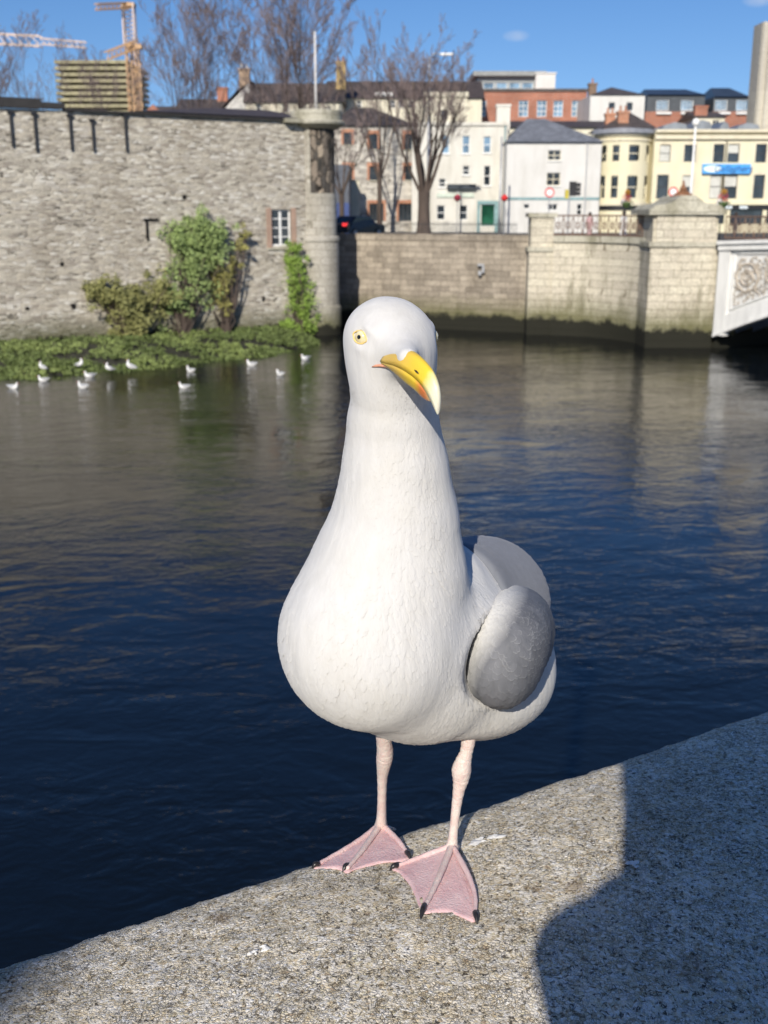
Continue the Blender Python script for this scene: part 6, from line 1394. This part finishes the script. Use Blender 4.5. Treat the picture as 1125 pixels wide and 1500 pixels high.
# ------------------------------------------------------------------ plants on the river wall
def wl_pt(px, py, off=WY - .15): d = ray(px, py); c = COR + N * off; t_ = (c - CAM).dot(N) / d.dot(N); return CAM + d * t_
LG = [plain('leaf_olive', (0.27, 0.27, 0.10), .6, .4, 3), plain('leaf_fresh', (0.30, 0.39, 0.14), .6, .4, 3), plain('leaf_bright', (0.25, 0.37, 0.07), .6, .4, 3), plain('leaf_yellow', (0.36, 0.34, 0.11), .6, .4, 3)]
for l_ in LG:
    b_ = l_.node_tree.nodes; pb = [x for x in b_ if x.type == 'BSDF_PRINCIPLED'][0]; pb.inputs['Subsurface Weight'].default_value = 0
def shrub(label, lobes, base_px, mat, seed, leaf=.09, name='shrub', cat='shrub', dens=1.0, stems=5, off=WY - .5):
    rnd = random.Random(seed); b = wl_pt(*base_px, off=off); t_ = thing(name, label, cat, tuple(b)); fo = MB(); st = MB(); bl = Vector(b)
    for px, py, rx, ry in lobes:
        c = wl_pt(px, py, off) - bl; s = M_(1, py, 60); R3 = (rx * s, rx * s * .6, ry * s)
        sub = max(6, int(rx * ry / 22))
        for k in range(sub):
            v = Vector((rnd.gauss(0, .45), rnd.gauss(0, .45), rnd.gauss(0, .45))); cc = c + Vector((v.x * R3[0], v.y * R3[1], v.z * R3[2])); rr = rnd.uniform(.16, .42) * min(R3[0], R3[2]) + .08
            leaf_cloud(fo, cc, (rr, rr * .8, rr), int(34 * dens), leaf, rnd)
        for k in range(stems):
            e = c + Vector((rnd.gauss(0, .4) * R3[0], rnd.gauss(0, .3) * R3[1], rnd.uniform(-.3, .7) * R3[2])); mid = e * .5 + Vector((rnd.gauss(0, .2), 0, .1)); st.tube([Vector((rnd.gauss(0, .1), 0, -.1)), mid, e], [.045, .03, .012], 5)
    fo.build('foliage', mat, t_); st.build('stem', BARK, t_); return t_
shrub('low spreading olive green shrub growing from the foot of the stone wall', [(165, 430, 42, 26), (140, 425, 22, 20), (195, 455, 40, 32), (185, 485, 30, 18), (235, 430, 26, 30)], (195, 500), LG[0], 1, .10)
shrub('tall light green willow like bush reaching high up the stone wall', [(290, 330, 34, 24), (262, 350, 26, 28), (300, 365, 40, 34), (275, 400, 38, 36), (255, 440, 32, 26), (320, 345, 18, 24)], (268, 500), LG[1], 2, .09, dens=1.1)
shrub('thin yellowish sapling between the willow bush and the window', [(325, 395, 18, 22), (322, 425, 22, 26), (330, 450, 12, 16), (352, 360, 10, 16), (358, 342, 8, 9), (345, 385, 10, 14)], (330, 500), LG[3], 3, .08, dens=.8)
shrub('bright green ivy column climbing to the sill of the small window', [(430, 364, 20, 12), (431, 385, 23, 18), (433, 415, 25, 24), (436, 445, 26, 24), (442, 475, 28, 20), (425, 478, 24, 16)], (436, 492), LG[2], 4, .08, 'ivy', 'ivy', 1.1, 3, WY - .3)
# vegetated mud bank along the foot of the wall
def wpt(px, py): q = onz(px, py, 0.0); return Vector((q.x, q.y, 0))
MUD = plain('wet_mud', (0.035, 0.035, 0.022), .7, .4, 2, bump=.05)
edge = [(-420, 640), (-200, 600), (-60, 566), (20, 556), (95, 556), (135, 547), (220, 541), (310, 530), (400, 522), (440, 511), (470, 503)]
edge, _ = smooth_path([np.array((x, y, 0.)) for x, y in edge], [0] * len(edge), 8); outer = [wpt(e[0], e[1]) + N * (mnoise.noise(Vector((e[0] * .03, 3, 0))) * 0.9 + mnoise.noise(Vector((e[0] * .11, 7, 0))) * .7) for e in edge]; m = MB(); rows = 7; V_ = []
for i, o_ in enumerate(outer):
    d_ = (COR + N * (WY)) - o_; in_ = o_ + N * d_.dot(N)
    for k in range(rows + 1):
        f = k / rows; q = o_ + (in_ - o_) * f; V_.append((q.x, q.y, -.25 + 0.72 * math.sin(min(1, f * 1.3) * math.pi / 2) ** .8 * min(1, (in_ - o_).length / 5) + .12 * math.sin(i * 2.1 + k)))
m.add(V_, [(i*(rows+1) + k, (i+1)*(rows+1) + k, (i+1)*(rows+1) + k + 1, i*(rows+1) + k + 1) for i in range(len(outer) - 1) for k in range(rows)]); structure(m.build('bank', MUD, smooth=True))
rnd = random.Random(9); m = MB(); m2 = MB()
for _ in range(2600):
    i = rnd.randrange(len(outer) - 1); f = rnd.random(); o_ = outer[i] * (1 - f) + outer[i+1] * f; d_ = ((COR + N * WY) - o_).dot(N); k = rnd.random() ** 1.9; q = o_ + N * d_ * k
    z = -.2 + 0.72 * math.sin(min(1, k * 1.3) * math.pi / 2) ** .8 * min(1, d_ / 5)
    if mnoise.noise(Vector((q.x * .5, q.y * .5, 0))) < -.28: continue
    leaf_cloud(m if mnoise.noise(Vector((q.x * .3 + 9, q.y * .3, 0))) < .1 else m2, (q.x, q.y, z + .1), (.28, .28, .10 + .08 * k), 12, .09, rnd)
tag(m.build('bank_plants', plain('bank_leaf_dark', (0.13, 0.17, 0.05), .6, .5, 2)), 'low green plants covering the mud bank under the wall', 'plants', None, 'stuff')
tag(m2.build('bank_weed', plain('bank_leaf_light', (0.20, 0.25, 0.075), .6, .45, 2)), 'paler green weed in patches over the mud bank', 'plants', None, 'stuff')

# ------------------------------------------------------------------ small gulls on the river
SW = plain('small_gull_white', (0.78, 0.78, 0.76), .7, .08, 20); SG = plain('small_gull_grey', (0.42, 0.43, 0.45), .7, .1, 20)
SB = [(20, 567, 1), (61, 536, 2), (63, 556, 0), (118, 532, 2), (131, 550, 1), (121, 566, 0), (159, 538, 2), (190, 535, 2), (279, 542, 1), (269, 566, 0), (368, 533, 0), (410, 547, 0), (447, 524, 1)]
SBL = ['small white gull floating farthest left on the river', 'small white gull standing on the bank nearest the left edge', 'small white gull floating just off the bank near the left edge', 'small white gull standing on the bank plants third from left',
       'small white gull paddling between the bank and the lowest pair', 'small white gull floating in open water below the paddling one', 'small white gull standing at the bank edge fourth along', 'small white gull standing upright at the bank edge under the olive shrub',
       'small white gull floating close under the willow bush', 'small white gull alone on open water below the willow bush', 'small white gull floating off the bank below the window side', 'small white gull on dark water left of the one by the turret', 'small white gull floating nearest to the turret foot']
def small_gull():
    t_ = thing('small_gull', '', 'gull', (0, 0, 0), group='small gulls on the river'); m = MB()
    pts, rs = smooth_path([np.array(p) for p in ((-.24, 0, .10), (-.16, 0, .08), (-.02, 0, .055), (.09, 0, .07), (.13, 0, .14), (.135, 0, .19), (.17, 0, .205))], [.01, .045, .082, .07, .036, .040, .018], 5); m.tube([Vector(p) for p in pts], rs, 12); m.build('body', SW, t_, smooth=True)
    for s_ in (-1, 1): pts, rs = smooth_path([np.array(p) for p in ((.06, s_ * .06, .085), (-.05, s_ * .07, .10), (-.20, s_ * .035, .115), (-.29, s_ * .01, .12))], [.02, .045, .025, .006], 5); MB().tube([Vector(p) for p in pts], rs, 10, flat=.6).build('wing', SG, t_, smooth=True)
    MB().tube([(.18, 0, .203), (.225, 0, .193)], [.010, .003], 6).build('bill', RED, t_); return t_
sgp = small_gull(); rnd = random.Random(4)
for i, (px, py, k) in enumerate(SB):
    o = sgp if i == 0 else copy_tree(sgp); q = wpt(px, py + 2); zz_ = -.02
    if k == 2: zz_ = .32; q = onz(px, py + 3, .32)
    o.location = (q.x, q.y, zz_); o.rotation_euler = (0, R(-25) if k == 2 else 0, rnd.choice([0, math.pi]) + rnd.uniform(-.7, .7)); s = rnd.uniform(1.1, 1.3); o.scale = (s, s, s); o['label'] = SBL[i]
# thin cloud wisp is part of the sky
